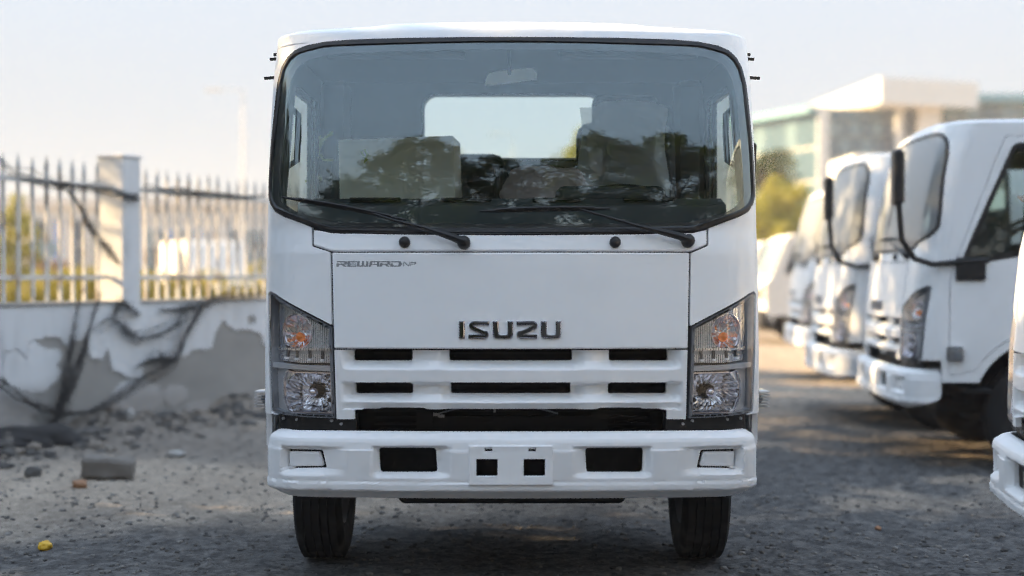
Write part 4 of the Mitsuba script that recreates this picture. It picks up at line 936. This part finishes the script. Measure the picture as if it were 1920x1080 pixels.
def palm(seed):
    g = np.random.default_rng(seed); h = 7.6; ms, lf = [tube([(0, 0, -.2), (0.1, 0, h*0.5), (0.15, 0.1, h)], [0.22, 0.18, 0.16], 9)], []
    for i in range(22):
        a = i*2.4; el = g.uniform(-0.5, 1.1); t = np.linspace(0, 1, 8); r = 1.9*t; c = np.stack([0.15+r*math.cos(a)*math.cos(el*0.6), 0.1+r*math.sin(a)*math.cos(el*0.6), h+r*math.sin(el)-0.9*t**2], 1)
        for j in range(1, 8): lf.append(c[j]+g.normal(0, 0.09, (7, 3)))
        ms.append(tube(c, 0.02, 4))
    return cat(ms), leaves(np.vstack(lf), 0.7, 0.11, g)
pm = palm(4)
for px, Z, rz, lab in ((1424, 78, 0, 'dark palm beside the right windscreen pillar'), (1441, 82, 70, 'dark palm before the left glass wing of the offices')):
    p = at(px, 300, Z); tree('palm_tree', lab, 'palm tree', pm, p[0], p[1], 'm_leaf', None, rz)
# ================================================================ THE PARKED ROW
def mirrors(k, tr):
    for s in (1,):
        m = part(k, 'wing_mirror', rbox(s*1.205, -0.02, 2.02, 0.17, 0.065, 0.38, 0.03), 'm_black', 50); scene[m]['to_world'] = tr
        q = part(m, 'glass', box(s*1.205, 0.015, 2.02, 0.14, 0.006, 0.34), 'm_chrome', False); scene[q]['to_world'] = tr
        q = part(m, 'arm', tube([(s*1.20, -0.01, 1.86), (s*1.21, 0.01, 1.60), (s*1.19, 0.10, 1.47), (s*1.10, 0.24, 1.43), (s*1.075, 0.45, 1.45), (s*1.078, 0.62, 1.46)], 0.020, 8), 'm_black', 50); scene[q]['to_world'] = tr
        q = part(m, 'mount', rbox(s*1.075, 0.50, 1.40, 0.03, 0.20, 0.16, 0.012), 'm_black', 50); scene[q]['to_world'] = tr
skip = ('__mirror', 'decal', 'cab_mirror', 'grab_handle')
row = [(1.84, -0.86, -95, 'white truck cut off by the right edge, nearest of the parked row', False), (2.74, 4.91, -95, 'white truck with black wing mirror, second in the row at right', True),
       (2.86, 7.46, -95, 'white truck half hidden behind the mirrored truck, third in the row', True), (3.68, 12.66, -95, 'far white truck, fourth in the row, only its bumper corner showing', False)]
for x, y, rz, lab, mm in row:
    tr = place(x, y, 0, rz); k = dup(truck, 'truck', lab, 'truck', tr, 'white trucks parked in the row at right', skip)
    scene[f'{k}__windscreen'] = {**scene[f'{k}__windscreen'], 'bsdf': {'type': 'ref', 'id': 'm_glass_sky_tint'}}
    if mm: mirrors(k, tr)
PARTS_ROW = [k for k in labels if k.startswith('truck_') and '__' not in k]

# ================================================================ THINGS IN THE CAB OF THE MAIN TRUCK
Q = lambda px, py, y: ((px-960)*(D+y)/F, y, H+(YH-py)*(D+y)/F)
a, b = Q(640, 265, 0.98), Q(858, 375, 0.98)
ctn = thing('carton', 'pale cardboard carton standing on the passenger side of the cab', 'box')
bx = box(0, 0, 0, b[0]-a[0], 0.34, 0.62, 0.004); M = trimesh.transformations.euler_matrix(0, -0.03, -0.06); bx.apply_transform(M); bx.apply_translation([(a[0]+b[0])/2, 1.16, a[2]-0.31+0.018])
part(ctn, 'board', bx, 'm_carton', False)
tp = box(0, -0.171, 0, b[0]-a[0]-0.01, 0.002, 0.05); tp.apply_transform(M); tp.apply_translation([(a[0]+b[0])/2, 1.16, a[2]-0.31+0.018])
def scribble(pts, y, r): return tube([Q(px, py, y) for px, py in pts], r, 6)
part(ctn, 'crayon_mark', scribble([(678, 285), (682, 292), (688, 300), (684, 306), (689, 290), (684, 280)], 0.955, 0.006), 'm_crayon', 40)
cov = thing('plastic_cover', 'clear plastic sheet wrapped loosely round the driver seat', 'plastic cover')
def film():
    outl = [Q(1086, 203, 1.15), Q(1105, 202, 1.18), Q(1130, 192, 1.2), Q(1180, 189, 1.2), Q(1225, 192, 1.2), Q(1248, 205, 1.22)]
    rows = []
    for k in np.linspace(0, 1, 12):
        r = []
        for i, p in enumerate(outl):
            x = p[0]+(0.012*math.sin(9*k+i*1.7)) - (0.0 if i else 0.0)*k
            r.append((x, p[1]-0.02-0.10*k+0.02*math.sin(7*k+2.1*i), p[2]-0.60*k))
        rows.append(r)
    rows = np.array(rows); n, m = rows.shape[:2]; I, J = np.meshgrid(np.arange(n-1), np.arange(m-1), indexing='ij'); q = (I*m+J).ravel()
    tm = trimesh.Trimesh(rows.reshape(-1, 3), np.vstack([np.stack([q, q+1, q+m+1], 1), np.stack([q, q+m+1, q+m], 1)]), process=False)
    tm = tm.subdivide().subdivide(); v = np.array(tm.vertices); v[:, 1] += 0.02*(meshkit.fbm(v*11, 3, 2)-0.5); tm.vertices = v
    return tm
part(cov, 'sheet', film(), 'm_film', True)
bag = thing('paper_bag', 'crumpled pinkish paper wrap on the middle seat of the cab', 'bag')
v, f = stone(1.0, 77, 1.0, 4); v = v*(1+0.18*(meshkit.fbm(v*4, 4, 3)-0.5)[:, None]); c = Q(1030, 372, 1.05)
part(bag, 'wrap', (v*np.array([0.21, 0.12, 0.17])+np.array(c), f), 'm_paper', 25)
mk = thing('crayon_writing', 'yellow-green smeared marks on the inside of the left door pillar', 'writing')
def smear(pts, y, w, seed):
    L = sg.LineString([(Q(px, py, y)[0], Q(px, py, y)[2]) for px, py in pts]).buffer(w, quad_segs=3); L = sg.Polygon(shapely.segmentize(L.exterior, 0.01)); c = np.array(L.exterior.coords)[:-1]
    c = c+0.6*w*(np.stack([meshkit.noise(np.column_stack([c*90, c[:, :1]*0+seed]), 3), meshkit.noise(np.column_stack([c*90, c[:, :1]*0+seed+5]), 4)], 1)-0.5)
    return extrude_xz(sg.Polygon(c).buffer(0), y-0.004, y)
for i, (pts, w) in enumerate(([(((597, 262), (595, 292))), 0.018], [((600, 275), (606, 262), (622, 250)), 0.007], [((602, 290), (606, 300), (626, 301)), 0.006], [((575, 340), (590, 328), (603, 336)), 0.008])):
    part(mk, 'stroke', smear(pts, 1.555, w, i), 'm_crayon', False)
# ================================================================ FAR LIGHT TRUCKS, VAN
def wheel_simple(P, x, y, s, r=0.36):
    w = P('wheel', lathe_x([(-0.10, 0.2), (-0.11, r-0.04), (-0.085, r), (0.085, r), (0.11, r-0.04), (0.10, 0.2)], x, y, r, 32), 'm_tyre', 40)
    P('rim', lathe_x([(-0.05, 0.0), (-0.05, 0.19), (0.09*s, 0.205), (0.06*s, 0.12), (0.07*s, 0.0)][::1], x, y, r, 20), 'm_pole', 40, w)
def light_truck(name, lab, x, y, rz, boxed, cat_='truck'):
    k = thing(name, lab, cat_, None); tr = place(x, y, 0, rz)
    def P(n, m, b, s=30, parent=k):
        q = part(parent, n, m, b, s); scene[q]['to_world'] = tr; return q
    prof = poly([(0.02, 0.55), (0.0, 1.20), (0.10, 1.32), (0.42, 2.12), (0.60, 2.20), (1.45, 2.22), (1.55, 2.10), (1.58, 0.60)], 0.04)
    P('cab', extrude_yz(prof, -0.92, 0.92), 'm_wall_white', 25)
    P('windscreen', extrude_yz(poly([(0.105, 1.36), (0.37, 2.04), (0.385, 2.034), (0.12, 1.35)]), -0.82, 0.82), 'm_facade_pale', False)
    for s in (-1, 1):
        P('side_window', extrude_yz(poly([(0.36, 1.40), (0.60, 2.02), (1.35, 2.05), (1.38, 1.42)], 0.03), s*0.922-0.004, s*0.922+0.004), 'm_darkglass', False)
        h = P('headlight', rbox(s*0.70, 0.0, 0.95, 0.30, 0.06, 0.18, 0.02), 'm_lampgrey', 40)
        P('turn_lamp', rbox(s*0.70, -0.005, 1.12, 0.26, 0.06, 0.11, 0.02), 'm_amber', 40, h)
        wheel_simple(P, s*0.78, 0.85, s); wheel_simple(P, s*0.78, 3.9, s)
    P('grille', box(0, 0.0, 0.98, 1.0, 0.05, 0.22, 0.01), 'm_lampdark', False)
    P('bumper', rbox(0, -0.02, 0.52, 1.80, 0.16, 0.30, 0.04), 'm_lampdark', 40)
    P('chassis_frame', box(0, 2.8, 0.60, 0.8, 4.6, 0.2), 'm_chassis', False)
    if boxed: P('cargo_box', box(0, 3.75, 2.30, 2.15, 4.1, 2.95, 0.03), 'm_wall_white', False)
    else: P('flat_bed', box(0, 3.6, 0.88, 1.95, 3.8, 0.32, 0.02), 'm_pole', False)
    return k
light_truck('box_truck', 'white box truck with amber turn lamps parked beyond the row', 5.05, 22.6, -90, True)
light_truck('light_truck', 'small far white truck with amber turn lamps beside the main truck', 5.6, 28.5, -90, False)
van = thing('van', 'white van parked beyond the fence before the shop building', 'van'); trv = place(*at(432, 500, 40)[:2], 0, 28)
def PV(n, m, b, s=30, parent=van):
    q = part(parent, n, m, b, s); scene[q]['to_world'] = trv; return q
PV('body', extrude_yz(poly([(0.0, 0.40), (0.0, 1.05), (0.75, 1.20), (1.45, 2.30), (1.7, 2.42), (4.8, 2.42), (4.95, 2.3), (5.0, 0.40)], 0.08), -0.90, 0.90), 'm_wall_white', 25)
PV('windscreen', extrude_yz(poly([(0.80, 1.26), (1.40, 2.20), (1.415, 2.19), (0.815, 1.25)]), -0.78, 0.78), 'm_darkglass', False)
for s in (-1, 1):
    PV('side_window', extrude_yz(poly([(1.25, 1.38), (1.75, 2.15), (2.5, 2.15), (2.5, 1.38)], 0.03), s*0.902-0.004, s*0.902+0.004), 'm_darkglass', False)
    PV('headlight', rbox(s*0.70, 0.02, 0.88, 0.28, 0.1, 0.16, 0.03), 'm_lampgrey', 40)
    wheel_simple(PV, s*0.82, 0.95, s, 0.34); wheel_simple(PV, s*0.82, 4.0, s, 0.34)
PV('grille', box(0, -0.005, 0.85, 0.8, 0.04, 0.2, 0.01), 'm_lampdark', False); PV('bumper', rbox(0, -0.03, 0.5, 1.78, 0.16, 0.26, 0.05), 'm_lampgrey', 40)

# ================================================================ BUILDINGS AND LAMP POSTS
def slab(P, n, b, px0, py0, px1, py1, Z, depth, **k):
    a, c = at(px0, py0, Z), at(px1, py1, Z)
    return P(n, box((a[0]+c[0])/2, Z-D+depth/2, (a[2]+c[2])/2, abs(c[0]-a[0]), depth, abs(a[2]-c[2])), b, False, **k)
shop = thing('shop_building', 'long low white shop building with blue fronts beyond the fence', 'building')
PS = lambda n, m, b, s=False, parent=shop: part(parent, n, m, b, s)
Zs = 70.0; a = at(-120, 0, Zs); b = at(560, 0, Zs)
PS('wall', box((a[0]+b[0])/2, Zs-D+6, 2.55, b[0]-a[0], 11.4, 5.1), 'm_wall_white')
PS('parapet', box((a[0]+b[0])/2, Zs-D+0.15, 5.16, b[0]-a[0]+0.4, 0.5, 0.5), 'm_wall_cream')
PS('band', box((a[0]+b[0])/2, Zs-D+0.20, 4.25, b[0]-a[0], 0.14, 0.10), 'm_pole')
bays = [(-60, -22, 'm_blue'), (-10, 28, 'm_facade'), (56, 92, 'm_facade_dark'), (98, 116, 'm_blue'), (130, 160, 'm_facade_dark'), (140, 154, 'm_blue'), (168, 180, 'm_facade'), (268, 286, 'm_facade_pale'), (290, 306, 'm_facade_dark'), (308, 322, 'm_blue'), (326, 342, 'm_facade_dark'), (346, 360, 'm_facade'), (364, 378, 'm_blue'), (397, 410, 'm_brown'), (428, 446, 'm_facade_dark'), (462, 492, 'm_facade'), (505, 530, 'm_blue')]
for i, (p0, p1, mt) in enumerate(bays):
    a, c = at(p0, 412 if p1 < 200 else 430, Zs-0.05), at(p1, 512, Zs-0.05)
    if (p0, p1) == (140, 154): continue
    w = PS('window', box((a[0]+c[0])/2, Zs-D+0.27, (a[2]+c[2])/2, c[0]-a[0]-0.1, 0.10, a[2]-c[2]-0.1), mt)
    PS('frame', cat(box(a[0]+0.03, Zs-D+0.22, (a[2]+c[2])/2, 0.07, 0.12, a[2]-c[2]), box(c[0]-0.03, Zs-D+0.22, (a[2]+c[2])/2, 0.07, 0.12, a[2]-c[2]), box((a[0]+c[0])/2, Zs-D+0.22, a[2], c[0]-a[0], 0.12, 0.07), box((a[0]+c[0])/2, Zs-D+0.22, a[2]*0.55+c[2]*0.45, c[0]-a[0], 0.12, 0.06)), 'm_wall_white', False, w)
for i, (p0, p1, y0, mt) in enumerate(((-20, 30, 492, 'm_brown'), (60, 120, 494, 'm_brown'), (290, 372, 470, 'm_facade_dark'), (306, 350, 486, 'm_brown'))):
    a, c = at(p0, y0, 60), at(p1, 516, 60)
    single('display_stand', ('brown goods stand at the far left of the shop front', 'brown goods stand behind the small yellow-green tree', 'dark goods stand right of the square pillar', 'low brown goods stand before the dark one')[i], 'stand', cat(box((a[0]+c[0])/2, 60-D, (a[2]+0)/2, c[0]-a[0], 1.2, a[2], 0.05), box((a[0]+c[0])/2, 60-D, a[2]+0.06, c[0]-a[0]+0.2, 1.4, 0.10)), mt, False)
a = at(90, 467, 44); sg_ = thing('round_sign', 'round pale turquoise sign on a pole before the blue shop front', 'sign')
part(sg_, 'disc', cyl((a[0], a[1]-0.02, a[2]), (a[0], a[1]+0.02, a[2]), 0.30, 24), 'm_facade_pale', 30); part(sg_, 'pole', cyl((a[0], a[1]+0.05, -0.1), (a[0], a[1]+0.05, a[2]), 0.035), 'm_pole', 40)

off = thing('office_building', 'modern office building of blue-green glass with white frame at right', 'building')
PO = lambda n, m, b, s=False, parent=off: part(parent, n, m, b, s)
Zo = 88.0
# left wing: a receding glass wing with a teal eave
L0, L1 = np.array([at(1380, 0, 97)[0], 97-D]), np.array([at(1536, 0, 88.6)[0], 88.6-D])
def along(t, z, o=0.0):
    d = (L1-L0)/np.linalg.norm(L1-L0); n = np.array([d[1], -d[0]]); p = L0+(L1-L0)*t+n*o; return np.array([p[0], p[1], z])
def wing_box(t0, t1, z0, z1, o0, o1):
    v = np.array([along(t, z, o) for t in (t0, t1) for z in (z0, z1) for o in (o0, o1)]); return trimesh.convex.convex_hull(v)
PO('wing_wall', wing_box(0, 1, 0, 11.9, -0.6, 0), 'm_wall_cream')
PO('eave', wing_box(-0.03, 1.0, 11.9, 12.35, -1.0, 0.9), 'm_teal')
for r in range(5):
    for c in range(8):
        z0 = 1.0+r*2.2; w = PO('window', wing_box(c/8+0.006, (c+1)/8-0.006, z0, z0+2.05, 0.0, 0.08), ('m_facade', 'm_facade_pale', 'm_facade')[(r*3+c*5) % 3])
# centre tower: white frame round a glass front
slab(PO, 'core', 'm_wall_cream', 1536, 215, 1760, 520, Zo+1.2, 12)
for r, (y0, y1) in enumerate(((204, 226), (229, 256), (259, 290), (293, 326), (329, 362), (365, 398), (401, 436))):
    for c in range(5):
        x0 = 1554+c*20; slab(PO, 'window', ('m_facade', 'm_facade_pale')[(r+c) % 2] if r else 'm_facade', x0+0.6, y0, x0+19.4, y1, Zo+0.9, 0.3)
    slab(PO, 'window', 'm_facade_dark', 1655, y0, 1678, y1, Zo+0.9, 0.3)
    if y1 < 300: slab(PO, 'window', 'm_facade_dark', 1697, y0, 1720, y1, Zo+0.9, 0.3)
for p0, p1 in ((1534, 1554), (1680, 1694)): slab(PO, 'column', 'm_wall_white', p0, 200, p1, 520, Zo+0.4, 0.8)
cA, cB, cC = at(1518, 0, 100), at(1650, 0, 86), at(1768, 0, 88.5)
zt_ = 13.83
def hullp(pts, n, b):
    PO(n, trimesh.convex.convex_hull(np.array(pts)), b)
hullp([(q[0]+ox, q[1]+oy, z) for q, z0 in ((cA, 13.45), (cB, 12.2)) for z in (z0, zt_) for ox, oy in ((0, 0), (7, 2.5))], 'roof', 'm_wall_white')
hullp([(q[0]+ox, q[1]+oy, z) for q in (cB, cC) for z in (12.2, zt_-0.02) for ox, oy in ((0.05, 0.03), (1.5, 9))], 'parapet', 'm_wall_cream')
slab(PO, 'pier', 'm_wall_cream', 1722, 190, 1762, 520, Zo+0.2, 9)
# right wing
slab(PO, 'wing_wall', 'm_wall_cream', 1762, 194, 2100, 520, Zo+2.2, 9)
slab(PO, 'eave', 'm_teal', 1746, 176, 2110, 190, Zo+1.0, 11)
for c in range(9):
    for r, (y0, y1) in enumerate(((197, 224), (228, 256), (260, 292), (296, 330))): slab(PO, 'window', ('m_facade_pale', 'm_facade', 'm_facade_pale')[(c*2+r) % 3], 1768+c*36, y0, 1801+c*36, y1, Zo+1.9, 0.3)
def lamp_post(lab, px, Z, arm, h=9.6):
    k = thing('street_lamp', lab, 'street lamp', None); x, y = at(px, 0, Z)[:2]
    part(k, 'pole', tube([(x, y, -0.1), (x, y, h*0.5), (x, y, h)], [0.07, 0.05, 0.035], 10), 'm_wall_white', 40)
    part(k, 'arm', tube([(x, y, h-0.03), (x+arm*0.5, y, h+0.03), (x+arm, y, h+0.02)], 0.025, 8), 'm_wall_white', 40)
    part(k, 'lamp', rbox(x+arm, y, h, 0.75, 0.24, 0.10, 0.045), 'm_wall_white', 40)
lamp_post('thin pale street lamp standing left of the truck', 456, 60, -1.3, 9.5); lamp_post('pale street lamp seen through the rear window', 962, 80, -1.0, 9.65); lamp_post('short pale lamp post before the office glass at right', 1518, 58, 0.7, 4.6)

# ================================================================ DUSTY AIR
scene['air'] = {'type': 'homogeneous', 'albedo': {'type': 'rgb', 'value': [0.95, 0.95, 0.95]}, 'sigma_t': 0.0011}
scene['haze'] = {'type': 'cube', 'to_world': Tm().translate([0, 60, 7.5]).scale([1150, 1150, 9.0]), 'bsdf': {'type': 'null'}, 'interior': {'type': 'ref', 'id': 'air'}}
labels['haze'] = {'kind': 'stuff'}
scene['camera']['medium'] = {'type': 'ref', 'id': 'air'}
